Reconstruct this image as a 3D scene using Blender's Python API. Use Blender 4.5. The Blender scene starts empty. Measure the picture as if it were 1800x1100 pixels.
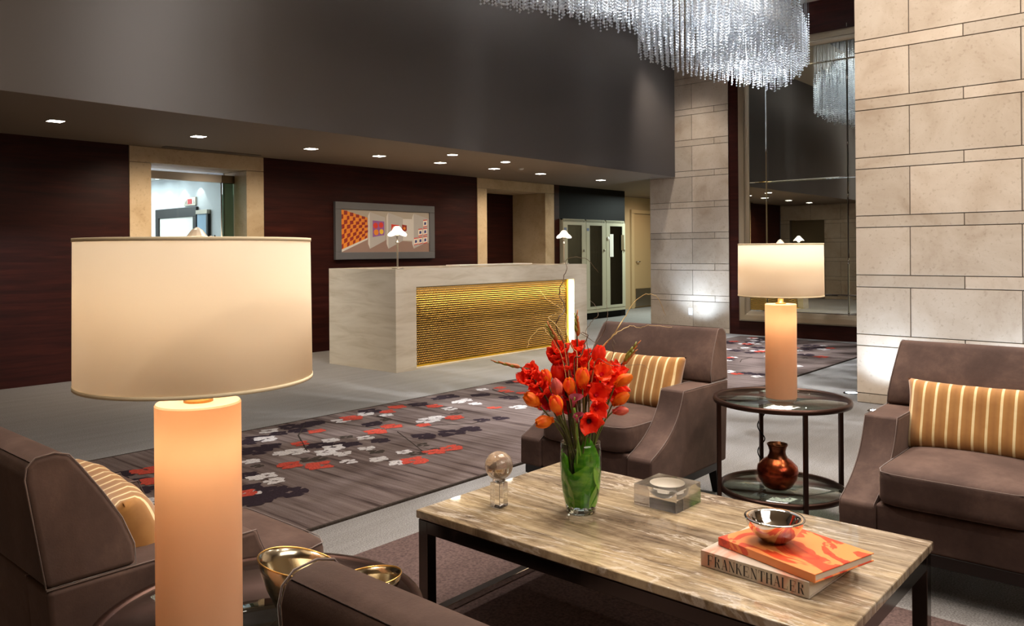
import bpy, bmesh, math, random
from mathutils import Vector, Matrix
R = math.radians
C = bpy.context.scene.collection
S = bpy.context.scene
rnd = random.Random(7)

# ------------------------------------------------------------------ camera, world, exposure, large lights
FPX, YAW, ROLL, CY, H = 1399.12, 0.719923, -0.00752137, 441.18, 1.25
Fv = Vector((math.cos(YAW), math.sin(YAW), 0)); R0 = Vector((math.sin(YAW), -math.cos(YAW), 0)); U0 = Vector((0, 0, 1))
Rv = R0 * math.cos(ROLL) + U0 * math.sin(ROLL); Uv = -R0 * math.sin(ROLL) + U0 * math.cos(ROLL)
cd = bpy.data.cameras.new('camera'); cam = bpy.data.objects.new('camera', cd); C.objects.link(cam)
cd.sensor_width = 36; cd.lens = FPX / 1800 * 36; cd.shift_y = -(550 - CY) / 1800; cd.clip_start = .05; cd.clip_end = 60
m = Matrix((Rv, Uv, -Fv)).transposed().to_4x4(); m.translation = (0, 0, H); cam.matrix_world = m
S.camera = cam
S.view_settings.view_transform = 'Standard'; S.view_settings.look = 'None'; S.view_settings.gamma = 1
S.view_settings.use_curve_mapping = False; S.view_settings.exposure = 0.55
S.cycles.use_denoising = True
S.cycles.max_bounces = 10; S.cycles.transparent_max_bounces = 24; S.cycles.transmission_bounces = 10
S.cycles.glossy_bounces = 5; S.cycles.diffuse_bounces = 4; S.cycles.sample_clamp_indirect = 4; S.cycles.sample_clamp_direct = 0
S.cycles.caustics_reflective = False; S.cycles.caustics_refractive = False
w = bpy.data.worlds.new('world'); S.world = w; w.use_nodes = True
w.node_tree.nodes['Background'].inputs[0].default_value = (.5, .47, .45, 1); w.node_tree.nodes['Background'].inputs[1].default_value = .05

WARM = (1, .80, .60); NEUT = (1, .90, .80); COOL = (.58, .76, 1)
def lamp(kind, loc, power, col, target=None, size=.1, spot=60, blend=.5, name=None, size_y=None):
    l = bpy.data.lights.new(name or kind.lower() + '_lamp', kind); l.energy = power; l.color = col
    if kind == 'SPOT': l.spot_size = R(spot); l.spot_blend = blend; l.shadow_soft_size = size
    elif kind == 'AREA':
        l.size = size
        if size_y: l.shape = 'RECTANGLE'; l.size_y = size_y
    else: l.shadow_soft_size = size
    o = bpy.data.objects.new(l.name, l); C.objects.link(o); o.location = loc
    if target is not None: o.rotation_euler = (Vector(target) - Vector(loc)).to_track_quat('-Z', 'Y').to_euler()
    return o
# unseen soft fill lights added for the tall lobby
lamp('AREA', (1.5, -2.5, 4.3), 120, NEUT, (3.5, 3, 0), 3.5, name='lobby_fill', size_y=2.5)
lamp('AREA', (3.6, 1.6, 4.55), 190, NEUT, (3.6, 1.6, 0), 3.0, name='lobby_overhead_fill', size_y=2.0)
# ceiling spots over the seating
for (x, y, tx, ty, p, sp) in ((1.2, 3.2, 2.1, 1.4, 150, 42), (3.6, -.6, 2.6, .9, 140, 44), (4.6, 2.6, 3.4, 1.9, 150, 44),
                              (2.2, -.8, 1.4, .9, 80, 50), (0.6, 2.9, .8, 2.2, 60, 50), (5.2, .2, 3.7, .8, 90, 40)):
    lamp('SPOT', (x, y, 4.5), p, NEUT, (tx, ty, .4), .035, sp, .6, 'seating_spot')
# spots washing the stone
for y in (1.6, .4, -.8): lamp('SPOT', (5.6, y, 4.55), 30, (1, .87, .74), (6.73, y, 2.2), .08, 100, .95, 'stone_wash_spot')
lamp('SPOT', (9.7, 5.75, 4.5), 110, NEUT, (10.98, 5.98, 1.7), .1, 62, .9, 'stone_wash_spot')  # unseen spot added to brighten the stone pier
# front of the reception desk
for x in (5.3, 6.4, 7.5, 8.6): lamp('SPOT', (x, 5.35, 4.55), 210, NEUT, (x, 5.95, .0), .06, 34, .9, 'desk_spot')
# light over the crystal
for x, y in ((4.6, 3.8), (5.9, 3.8), (7.2, 3.8), (8.5, 4.1), (9.4, 4.3)):
    lamp('SPOT', (x, y, 4.5), 1500, (.95, .97, 1), (x, y - .1, 0), .05, 75, .9, 'crystal_spot')
for x, y in ((3.5, 1.5), (6.5, 1.4), (8.8, 2.0)):
    lamp('SPOT', (x, y, 4.55), 800 if x < 8 else 350, (.95, .97, 1), (x + .3, 3.9, 3.75), .35, 46, .5, 'crystal_side_fill')  # unseen side spots added to whiten the beads

# ------------------------------------------------------------------ helpers
def lin(c):
    return tuple(((v / 255) / 12.92 if v / 255 <= .04045 else ((v / 255 + .055) / 1.055) ** 2.4) for v in c)
def mat(name, col=None, rough=.5, metal=0, **k):
    mt = bpy.data.materials.new(name); mt.use_nodes = True
    b = mt.node_tree.nodes['Principled BSDF']
    if col: b.inputs['Base Color'].default_value = (*lin(col), 1)
    b.inputs['Roughness'].default_value = rough; b.inputs['Metallic'].default_value = metal
    for kk, v in k.items():
        b.inputs[kk.replace('_', ' ')].default_value = v
    return mt
def N(mt, t, **k):
    n = mt.node_tree.nodes.new(t)
    for kk, v in k.items(): setattr(n, kk, v)
    return n
def L(mt, a, b): mt.node_tree.links.new(a, b)
def coords(mt, scale=(1, 1, 1), rot=(0, 0, 0), world=False):
    mp = N(mt, 'ShaderNodeMapping'); mp.inputs['Scale'].default_value = scale; mp.inputs['Rotation'].default_value = rot
    if world: g = N(mt, 'ShaderNodeNewGeometry'); L(mt, g.outputs['Position'], mp.inputs[0])
    else: t = N(mt, 'ShaderNodeTexCoord'); L(mt, t.outputs['Object'], mp.inputs[0])
    return mp.outputs[0]
def noise(mt, vec, scale, detail=4, rough=.5, dist=0):
    n = N(mt, 'ShaderNodeTexNoise'); n.inputs['Scale'].default_value = scale; n.inputs['Detail'].default_value = detail
    n.inputs['Roughness'].default_value = rough; n.inputs['Distortion'].default_value = dist
    L(mt, vec, n.inputs['Vector']); return n.outputs[0]
def ramp(mt, fac, stops, interp='LINEAR'):
    r = N(mt, 'ShaderNodeValToRGB'); r.color_ramp.interpolation = interp
    while len(r.color_ramp.elements) < len(stops): r.color_ramp.elements.new(.5)
    for e, (p, c) in zip(r.color_ramp.elements, stops): e.position = p; e.color = (*lin(c), 1)
    L(mt, fac, r.inputs[0]); return r.outputs[0]
def mixc(mt, a, b, fac, mode='MIX'):
    n = N(mt, 'ShaderNodeMix', data_type='RGBA', blend_type=mode)
    for s, v in ((n.inputs[6], a), (n.inputs[7], b), (n.inputs[0], fac)):
        if isinstance(v, (int, float)): s.default_value = v
        elif isinstance(v, tuple): s.default_value = (*lin(v), 1)
        else: L(mt, v, s)
    return n.outputs[2]
def bump(mt, h, strength=.2, dist=.01):
    n = N(mt, 'ShaderNodeBump'); n.inputs['Strength'].default_value = strength; n.inputs['Distance'].default_value = dist
    L(mt, h, n.inputs['Height']); L(mt, n.outputs[0], mt.node_tree.nodes['Principled BSDF'].inputs['Normal'])
def setc(mt, c): L(mt, c, mt.node_tree.nodes['Principled BSDF'].inputs['Base Color'])
def emis(name, col, strength):
    mt = mat(name, (0, 0, 0)); b = mt.node_tree.nodes['Principled BSDF']
    b.inputs['Emission Color'].default_value = (*lin(col), 1); b.inputs['Emission Strength'].default_value = strength
    return mt
def glassy(name, tint, refl=.12, rough=.01):
    """thin clear sheet: tinted see-through plus mirror reflection by view angle"""
    mt = bpy.data.materials.new(name); mt.use_nodes = True; nt = mt.node_tree; nt.nodes.clear()
    o = nt.nodes.new('ShaderNodeOutputMaterial'); mx = nt.nodes.new('ShaderNodeMixShader'); t = nt.nodes.new('ShaderNodeBsdfTransparent')
    g = nt.nodes.new('ShaderNodeBsdfGlossy'); g.inputs['Roughness'].default_value = rough
    lw = nt.nodes.new('ShaderNodeLayerWeight'); lw.inputs[0].default_value = .5
    f = nt.nodes.new('ShaderNodeMath'); f.operation = 'POWER'; f.inputs[1].default_value = 4.5; L(mt, lw.outputs['Facing'], f.inputs[0])
    ma = nt.nodes.new('ShaderNodeMath'); ma.operation = 'ADD'; ma.inputs[1].default_value = refl; ma.use_clamp = True
    t.inputs[0].default_value = (*lin(tint), 1)
    L(mt, f.outputs[0], ma.inputs[0]); L(mt, ma.outputs[0], mx.inputs[0]); L(mt, t.outputs[0], mx.inputs[1]); L(mt, g.outputs[0], mx.inputs[2]); L(mt, mx.outputs[0], o.inputs[0])
    return mt
def translucent(name, col, tcol, mixf, rough=.5):
    mt = bpy.data.materials.new(name); mt.use_nodes = True; nt = mt.node_tree; b = nt.nodes['Principled BSDF']; o = nt.nodes['Material Output']
    b.inputs['Base Color'].default_value = (*lin(col), 1); b.inputs['Roughness'].default_value = rough
    t = nt.nodes.new('ShaderNodeBsdfTranslucent'); t.inputs[0].default_value = (*lin(tcol), 1)
    mx = nt.nodes.new('ShaderNodeMixShader'); mx.inputs[0].default_value = mixf
    L(mt, b.outputs[0], mx.inputs[1]); L(mt, t.outputs[0], mx.inputs[2]); L(mt, mx.outputs[0], o.inputs[0])
    return mt

def link(name, me, mt, parent=None, loc=None, rot=None, kind=None):
    o = bpy.data.objects.new(name, me); C.objects.link(o)
    if mt is not None and not me.materials: me.materials.append(mt)
    if parent is not None: o.parent = parent
    if loc is not None: o.location = loc
    if rot is not None: o.rotation_euler = rot
    if kind: o['kind'] = kind
    return o
def tag(o, label=None, cat=None, group=None, kind=None):
    if label: o['label'] = label
    if cat: o['category'] = cat
    if group: o['group'] = group
    if kind: o['kind'] = kind
    return o
def empty(name, loc, rz=0, **k):
    o = bpy.data.objects.new(name, None); C.objects.link(o); o.location = loc; o.rotation_euler = (0, 0, rz); o.empty_display_size = .1
    return tag(o, **k)
class MB:
    """collects verts/faces; build() links one mesh object"""
    def __init__(s): s.v = []; s.f = []; s.fm = []; s.cm = 0; s.sm = []; s.smooth = False
    def add(s, vs, fs):
        n = len(s.v); s.v += [tuple(v) for v in vs]
        for f in fs: s.f.append([i + n for i in f]); s.fm.append(s.cm); s.sm.append(s.smooth)
        return s
    def box(s, a, b):
        (x0, y0, z0), (x1, y1, z1) = a, b
        vs = [(x0, y0, z0), (x1, y0, z0), (x1, y1, z0), (x0, y1, z0), (x0, y0, z1), (x1, y0, z1), (x1, y1, z1), (x0, y1, z1)]
        return s.add(vs, [(0, 3, 2, 1), (4, 5, 6, 7), (0, 1, 5, 4), (1, 2, 6, 5), (2, 3, 7, 6), (3, 0, 4, 7)])
    def lathe(s, prof, seg=32, c=(0, 0, 0), smooth=True, close=False):
        o = s.smooth; s.smooth = smooth; vs = []; fs = []; n = len(prof)
        for i in range(seg):
            a = 2 * math.pi * i / seg
            for r, z in prof: vs.append((c[0] + r * math.cos(a), c[1] + r * math.sin(a), c[2] + z))
        for i in range(seg):
            j = (i + 1) % seg
            for k in range(n if close else n - 1):
                kk = (k + 1) % n
                fs.append((i * n + k, j * n + k, j * n + kk, i * n + kk))
        s.add(vs, fs); s.smooth = o; return s
    def tube(s, pts, r, seg=8, closed=False, cap=True):
        o = s.smooth; s.smooth = True; P = [Vector(p) for p in pts]; n = len(P)
        rs = r if isinstance(r, (list, tuple)) else [r] * n
        vs = []; fs = []; up = None
        for i in range(n):
            a = P[(i - 1) % n] if (closed or i > 0) else P[i]; b = P[(i + 1) % n] if (closed or i < n - 1) else P[i]
            t = (b - a).normalized()
            if up is None: up = Vector((0, 0, 1)) if abs(t.z) < .9 else Vector((1, 0, 0))
            x = up.cross(t)
            if x.length < 1e-5: x = Vector((1, 0, 0)).cross(t)
            x.normalize(); y = t.cross(x); up = y
            for k in range(seg):
                an = 2 * math.pi * k / seg; vs.append(P[i] + (x * math.cos(an) + y * math.sin(an)) * rs[i])
        for i in range(n if closed else n - 1):
            j = (i + 1) % n
            for k in range(seg):
                l = (k + 1) % seg; fs.append((i * seg + k, i * seg + l, j * seg + l, j * seg + k))
        if cap and not closed: fs.append(tuple(range(seg - 1, -1, -1))); fs.append(tuple((n - 1) * seg + k for k in range(seg)))
        s.add(vs, fs); s.smooth = o; return s
    def prism(s, poly, y0, y1, ax='y'):
        """poly in (x,z) extruded along y, or (y,z) along x, or (x,y) along z"""
        n = len(poly)
        f = {'y': lambda p, t: (p[0], t, p[1]), 'x': lambda p, t: (t, p[0], p[1]), 'z': lambda p, t: (p[0], p[1], t)}[ax]
        vs = [f(p, y0) for p in poly] + [f(p, y1) for p in poly]
        fs = [tuple(range(n)), tuple(range(2 * n - 1, n - 1, -1))] + [(i, i + n, (i + 1) % n + n, (i + 1) % n) for i in range(n)]
        return s.add(vs, fs)
    def mesh(s, name, mats=None, bev=0, seg=2, fix=True):
        me = bpy.data.meshes.new(name); me.from_pydata(s.v, [], s.f)
        for p, mi, sm in zip(me.polygons, s.fm, s.sm): p.material_index = mi; p.use_smooth = sm
        if mats:
            for q in mats: me.materials.append(q)
        if fix or bev:
            bm = bmesh.new(); bm.from_mesh(me)
            if fix: bmesh.ops.recalc_face_normals(bm, faces=bm.faces)
            if bev:
                es = [e for e in bm.edges if len(e.link_faces) == 2 and e.calc_face_angle(0) > .6]
                bmesh.ops.bevel(bm, geom=es, offset=bev, segments=seg, affect='EDGES', profile=.5)
            bm.to_mesh(me); bm.free()
        me.update(); return me
    def build(s, name, mt, parent=None, bev=0, seg=2, loc=None, rot=None, kind=None, fix=True, wn=False):
        mats = mt if isinstance(mt, (list, tuple)) else [mt]
        me = s.mesh(name, mats, bev, seg, fix)
        if wn:
            for p in me.polygons: p.use_smooth = True
        o = link(name, me, None, parent, loc, rot, kind)
        if wn: md = o.modifiers.new('weighted_normal', 'WEIGHTED_NORMAL'); md.keep_sharp = True
        return o
def boxo(name, a, b, mt, parent=None, bev=0, seg=2, kind=None, wn=False):
    return MB().box(a, b).build(name, mt, parent, bev, seg, kind=kind, wn=wn)
def softbox(sx, sy, sz, n=10, pw=6, crown=.0, sag=0, edge=.5):
    """cushion: box with soft rounded edges and crowned top"""
    bm = bmesh.new(); bmesh.ops.create_cube(bm, size=2); bmesh.ops.subdivide_edges(bm, edges=bm.edges[:], cuts=n, use_grid_fill=True)
    for v in bm.verts:
        x, y, z = v.co
        k = (abs(x) ** pw + abs(y) ** pw + abs(z) ** pw) ** (1 / pw)
        x, y, z = x / k * 1, y / k * 1, z / k * 1
        c = (1 - x * x) * (1 - y * y)
        zz = z * sz / 2 + (crown * c if z > 0 else 0)
        v.co = (x * sx / 2, y * sy / 2, zz)
    me = bpy.data.meshes.new('cushion'); bm.to_mesh(me); bm.free()
    for p in me.polygons: p.use_smooth = True
    return me
def copy_tree(root, loc, rz, **k):
    r = root.copy(); C.objects.link(r); r.location = loc; r.rotation_euler = (0, 0, rz)
    tag(r, **k)
    for ch in list(root.children):
        c = ch.copy(); C.objects.link(c); c.parent = r
        for g in list(ch.children):
            d = g.copy(); C.objects.link(d); d.parent = c
    return r
def ray(u, v): return Fv + Rv * ((u - 900) / FPX) - Uv * ((v - CY) / FPX)
def at(u, v, D): return Vector((0, 0, H)) + ray(u, v) * D

# ------------------------------------------------------------------ materials
def wood():
    mt = mat('dark_veneer', rough=.45, Specular_IOR_Level=.15); v = coords(mt, (1, 1, 14), world=True)
    n = noise(mt, v, 1.6, 6, .6, .4); setc(mt, ramp(mt, n, [(.3, (36, 13, 10)), (.55, (50, 19, 14)), (.75, (66, 27, 19))])); return mt
WOOD = wood()
BLACKW = mat('black_wall', (10, 7, 7), .6, Specular_IOR_Level=.1)
GREYP = mat('charcoal_paint', (102, 96, 92), .9, Specular_IOR_Level=.04)
SOFP = mat('soffit_paint', (122, 106, 90), .8)
def stone(name, a, b, dark):
    mt = mat(name, rough=.55, Specular_IOR_Level=.35); v = coords(mt, world=True)
    n = noise(mt, v, 2.2, 8, .62, .5); n2 = noise(mt, v, 38, 3, .6)
    c = ramp(mt, n, [(.3, dark), (.45, a), (.62, b)])
    oi = N(mt, 'ShaderNodeObjectInfo'); tone = ramp(mt, oi.outputs['Random'], [(0, (226, 224, 220)), (1, (255, 253, 250))])
    c = mixc(mt, c, tone, 1.0, 'MULTIPLY')
    c = mixc(mt, c, ramp(mt, n2, [(.3, (190, 180, 165)), (.42, (255, 255, 255))]), .35, 'MULTIPLY'); setc(mt, c)
    bump(mt, n2, .06, .003); return mt
LIME = stone('limestone', (194, 178, 160), (206, 192, 176), (176, 157, 137))
PORT = stone('portal_limestone', (196, 174, 140), (208, 188, 156), (178, 154, 120))
JOINT = mat('stone_joint', (96, 86, 74), .9)
def floor_mat():
    mt = mat('grey_carpet_floor', rough=.62, Specular_IOR_Level=.3); v = coords(mt, world=True)
    n = noise(mt, v, 160, 2, .7); st = noise(mt, coords(mt, (.7, 9, 1), world=True), 1.2, 5, .6)
    c = ramp(mt, n, [(.35, (104, 101, 99)), (.65, (154, 151, 149))]); c2 = ramp(mt, st, [(.3, (228, 227, 226)), (.7, (255, 255, 255))])
    setc(mt, mixc(mt, c, c2, .8, 'MULTIPLY')); bump(mt, n, .2, .004); return mt
FLOOR = floor_mat()
def rug_mat():
    mt = mat('streaked_rug', rough=.9, Specular_IOR_Level=.1)
    s1 = noise(mt, coords(mt, (14, .5, 1), (0, 0, R(4)), world=True), 1.6, 6, .65); s2 = noise(mt, coords(mt, world=True), 200, 2, .6)
    c = ramp(mt, s1, [(.34, (58, 45, 42)), (.44, (96, 82, 78)), (.62, (118, 104, 99))])
    c = mixc(mt, c, ramp(mt, s2, [(.3, (190, 190, 190)), (.7, (255, 255, 255))]), .7, 'MULTIPLY'); setc(mt, c); bump(mt, s2, .3, .004); return mt
RUG = rug_mat()
def pile(name, c):
    mt = mat(name, rough=.95, Specular_IOR_Level=.05); n = noise(mt, coords(mt, world=True), 90, 3, .6)
    setc(mt, ramp(mt, n, [(.3, tuple(int(q * .72) for q in c)), (.65, c)])); return mt
P_RED, P_WHT, P_DRK, P_GRN = pile('red_pile', (178, 72, 58)), pile('white_pile', (196, 190, 188)), pile('plum_pile', (50, 40, 46)), pile('olive_pile', (66, 58, 52))
PLAINRUG = pile('plain_brown_pile', (100, 82, 78))
def velvet():
    mt = mat('brown_velvet', rough=.8, Specular_IOR_Level=.15, Sheen_Weight=.4, Sheen_Roughness=.4)
    mt.node_tree.nodes['Principled BSDF'].inputs['Sheen Tint'].default_value = (*lin((190, 160, 145)), 1)
    n = noise(mt, coords(mt, world=True), 4, 5, .7, .2); n2 = noise(mt, coords(mt, world=True), 260, 2)
    setc(mt, ramp(mt, n, [(.28, (60, 46, 41)), (.5, (76, 59, 53)), (.75, (100, 80, 71))])); bump(mt, n2, .15, .002); return mt
VELVET = velvet()
SEAM = mat('velvet_seam', (94, 73, 64), .8, Sheen_Weight=.5)
DARKWOOD = mat('black_stained_wood', (22, 15, 13), .4)
BRONZE = mat('dark_bronze_metal', (66, 44, 36), .35, .8)
STEELD = mat('polished_dark_steel', (92, 86, 80), .12, 1)
CHROME = mat('polished_chrome', (215, 212, 208), .07, 1)
STEEL = mat('brushed_steel', (190, 180, 165), .3, 1)
GOLDB = mat('antique_gold_metal', (186, 176, 154), .16, 1)
BRASS = mat('brass', (214, 168, 96), .28, 1)
GLASS = glassy('smoked_glass', (214, 222, 214), .10)
CLEAR = glassy('clear_glass', (236, 244, 240), .04)
GLEDGE = mat('green_glass_edge', (90, 130, 118), .1, Specular_IOR_Level=.8)
def crystal_mat(name, f, ior):
    mt = bpy.data.materials.new(name); mt.use_nodes = True; nt = mt.node_tree; nt.nodes.clear()
    o = nt.nodes.new('ShaderNodeOutputMaterial'); mx = nt.nodes.new('ShaderNodeMixShader'); t = nt.nodes.new('ShaderNodeBsdfTransparent'); g = nt.nodes.new('ShaderNodeBsdfGlass')
    g.inputs['IOR'].default_value = ior; g.inputs['Roughness'].default_value = .0; t.inputs[0].default_value = (1, 1, 1, 1); mx.inputs[0].default_value = f
    L(mt, t.outputs[0], mx.inputs[1]); L(mt, g.outputs[0], mx.inputs[2]); L(mt, mx.outputs[0], o.inputs[0]); return mt
CRYST = crystal_mat('solid_crystal', .88, 1.48)
FROST = translucent('frosted_crystal', (244, 234, 218), (255, 246, 232), .4, .5)
def marble_top():
    mt = mat('banded_onyx', rough=.045, Specular_IOR_Level=.75)
    v = coords(mt, world=True)
    wv = N(mt, 'ShaderNodeTexWave'); wv.wave_type = 'BANDS'; wv.bands_direction = 'X'; wv.inputs['Scale'].default_value = 1.9
    wv.inputs['Distortion'].default_value = 5.5; wv.inputs['Detail'].default_value = 7; wv.inputs['Detail Scale'].default_value = 1.1; wv.inputs['Detail Roughness'].default_value = .72
    wv.inputs['Scale'].default_value = 5.0; wv.inputs['Distortion'].default_value = 7; wv.inputs['Detail Scale'].default_value = .8
    mp = coords(mt, (1.3, .30, 1), (0, 0, R(7)), world=True); L(mt, mp, wv.inputs['Vector'])
    big = noise(mt, coords(mt, (3.4, 1.1, 1), (0, 0, R(10)), world=True), 1.5, 6, .55, .8)
    base = ramp(mt, big, [(.3, (136, 124, 112)), (.45, (160, 147, 130)), (.58, (190, 175, 150)), (.75, (206, 190, 160))])
    base = mixc(mt, base, ramp(mt, wv.outputs['Fac'], [(0, (168, 158, 148)), (.35, (230, 224, 214)), (1, (255, 252, 248))]), .28, 'MULTIPLY')
    st = noise(mt, coords(mt, (13, 1.7, 1), (0, 0, R(7)), world=True), 1.7, 10, .78, 1.8)
    base = mixc(mt, base, ramp(mt, st, [(.36, (150, 138, 126)), (.47, (206, 196, 184)), (.54, (240, 234, 224)), (.66, (255, 253, 250))]), .9, 'MULTIPLY')
    cr = noise(mt, coords(mt, (2.2, 9, 1), (0, 0, R(-14)), world=True), 1.6, 6, .65, .6); mk = noise(mt, coords(mt, world=True), 1.8, 2, .5)
    base = mixc(mt, base, ramp(mt, cr, [(.38, (206, 192, 168)), (.6, (255, 248, 232))]), ramp(mt, mk, [(.42, (0, 0, 0)), (.6, (200, 200, 200))]), 'MULTIPLY')
    vn = noise(mt, coords(mt, (4.2, .6, 1), (0, 0, R(9)), world=True), 1.5, 9, .6, 1.0)
    vein = ramp(mt, vn, [(.488, (0, 0, 0)), (.5, (215, 215, 215)), (.512, (0, 0, 0))])
    base = mixc(mt, base, (204, 192, 176), vein); setc(mt, base); return mt
ONYX = marble_top()
def desk_mat():
    mt = mat('cream_marble', rough=.22, Specular_IOR_Level=.45); st = noise(mt, coords(mt, (.8, .8, 5), (R(6), R(10), 0), world=True), 2.2, 7, .6, .8)
    setc(mt, ramp(mt, st, [(.3, (196, 182, 158)), (.5, (212, 200, 180)), (.7, (220, 209, 190))])); return mt
CREAM = desk_mat()
GOLD = mat('woven_gold_metal', (160, 124, 56), .4, .7); GOLDD = mat('bronze_mesh_ground', (64, 46, 24), .5, .5)
def shade_mat():
    mt = translucent('cream_linen_shade', (238, 228, 210), (255, 245, 230), .46, .85); return mt
SHADE = shade_mat()
ALAB = translucent('alabaster_glass', (228, 186, 152), (255, 222, 186), .45, .3)
WHITEP = mat('white_paint', (225, 222, 216), .6); BEIGEP = mat('beige_paint', (200, 176, 140), .6)
CHAMP = mat('champagne_leaf_frame', (168, 152, 128), .35, .55)
MIRROR = mat('mirror_silver', (205, 208, 200), .012, 1)
GLOW = emis('warm_led', (255, 226, 150), 4); WHITEGLOW = emis('downlight_lens', (255, 246, 230), 14); COOLGLOW = emis('cool_lens', (225, 238, 255), 12)

# ------------------------------------------------------------------ the room
st = dict(kind='structure')
boxo('floor', (-4, -5, -.1), (18, 13.5, 0), FLOOR, **st)
XM, YB, ZL, ZC = 10.986, 8.45, 2.383, 4.66
mb = MB(); [mb.box(a, b) for a, b in (((1.7, YB, 0), (3.60, YB + .45, ZL)), ((5.165, YB, 0), (8.828, YB + .45, ZL)), ((10.727, YB, 0), (10.88, YB + .8, ZL)))]
mb.build('wall_back', WOOD, **st)
boxo('wall_services', (10.88, YB, 0), (12.93, YB + .8, ZL), BLACKW, **st)
boxo('wall_upper', (-4, 6.249, ZL + .0015), (XM, 6.40, ZC), GREYP, **st)
MB().box((-4, 6.40, ZL), (18, 13.5, ZL + .06)).box((-4, 6.25, ZL), (XM, 6.40, ZL + .001)).build('ceiling_low', SOFP, **st)
CEILM = mat('beige_ceiling', (200, 184, 160), .8)
boxo('ceiling', (-4, -5, ZC), (XM + .4, 6.40, ZC + .1), CEILM, **st)
boxo('wall_front', (-4, -5.2, 0), (XM, -5, ZC), BEIGEP, **st)
boxo('wall_far_left', (-4.2, -5, 0), (-4, 6.3, ZC), BEIGEP, **st)
boxo('wall_right', (XM + .02, -5, 0), (XM + .4, 5.361, ZC), WOOD, **st)
baseboard_mat = DARKWOOD

# courses of stone: thick and thin rows (heights read off the joints)
ROWS = [(0, .077, 'b'), (.077, .463, 't'), (.463, .555, 'n'), (.555, .938, 't'), (.938, 1.035, 'n'), (1.035, 1.418, 't'), (1.418, 1.512, 'n'),
        (1.512, 1.891, 't'), (1.891, 1.983, 'n'), (1.983, 2.367, 't'), (2.367, 2.458, 'n'), (2.458, 2.838, 't'), (2.838, 2.934, 'n'),
        (2.934, 3.316, 't'), (3.316, 3.410, 'n'), (3.410, 3.790, 't'), (3.790, 3.885, 'n'), (3.885, 4.265, 't'), (4.265, 4.360, 'n'), (4.360, ZC, 't')]
def stone_wall(name, x, y0, y1, thick_j, thin_j, step, depth, top, face=-1, hole=None):
    """wall in a plane of constant x; blocks are parts set proud of a darker joint bed"""
    root = MB().box((min(x - face * depth, x - face * .008), y0, 0), (max(x - face * depth, x - face * .008), y1, top)).build(name, JOINT, kind='structure') if not hole else None
    if hole:
        (h0, h1, hz) = hole; xa, xb = sorted((x - face * depth, x - face * .008))
        root = MB().box((xa, y0, 0), (xb, h0, top)).box((xa, h1, 0), (xb, y1, top)).box((xa, h0, hz), (xb, h1, top)).build(name, JOINT, kind='structure')
    g = .0035; cache = {}
    for z0, z1, k in ROWS:
        if z0 >= top - .01: break
        z1 = min(z1, top)
        j0 = thin_j if k == 'n' else thick_j
        ys = [y0]; j = j0
        while j > y0 + .02: j -= step
        j += step
        if k != 'b':
            while j < y1 - .08:
                if j > y0 + .08: ys.append(j)
                j += step
        ys.append(y1)
        for a, b in zip(ys, ys[1:]):
            segs = [(a, b)]
            if hole and z0 < hole[2] - .02:
                segs = [s for s in ((a, min(b, hole[0])), (max(a, hole[1]), b)) if s[1] - s[0] > .01]
            for (p, q) in segs:
                p2, q2 = p + (g if p > y0 + .001 else 0), q - (g if q < y1 - .001 else 0)
                hgt = z1 - z0 - 2 * g; key = (round(q2 - p2, 3), round(hgt, 3))
                if key not in cache:
                    cache[key] = MB().box((0, 0, 0), (.012, q2 - p2, hgt)).mesh('stone_block', [LIME], .0015, 1)
                off = rnd.uniform(0, .0012)
                link('stone_block', cache[key], None, root, (x - off if face < 0 else x - .012 + off, p2, z0 + g))
    return root
sw = stone_wall('wall_right_stone', XM, 5.361, 6.70, 5.958, 5.587, .747, .42, ZC)
stone_wall('wall_near_stone', 6.732, -3.2, 2.17, 1.762, 1.385, .747, .7, ZC)
stone_wall('wall_left_stone', 1.70, 6.42, 8.44, 6.9, 7.27, .747, .3, ZL - .003, face=1, hole=(7.3, 8.2, 2.0))
boxo('door_3', (1.50, 7.3, 0), (1.56, 8.2, 2.0), mat('olive_door', (110, 96, 72), .5), kind='structure')
o = boxo('power_outlet', (XM - .008, 5.965, .25), (XM + .002, 6.03, .36), WHITEP, bev=.002)
tag(o, 'small white wall outlet plate low on the pale stone pier beside the mirror', 'outlet')

# stone portals
def portal(n, x0, x1, xi0, xi1, depth, zi):
    t = empty('trim_%d' % n, (x0, YB, 0), kind='structure')
    for a, b in ((x0, xi0), (xi1, x1)):
        MB().box((a - x0 + .002, -.012, 0), (b - x0 - .002, depth, zi - .002)).build('jamb_stone', PORT, t, .002, 1)
    MB().box((.002, -.012, zi + .002), (x1 - x0 - .002, depth, ZL - .004)).build('lintel_stone', PORT, t, .002, 1)
    return t
portal(1, 3.60, 5.165, 3.83, 4.937, .5, 2.213)
portal(2, 8.828, 10.727, 9.043, 10.48, .72, 2.225)
boxo('wall_niche', (8.9, 9.17, 0), (10.7, 9.25, ZL), WOOD, **st)

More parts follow.
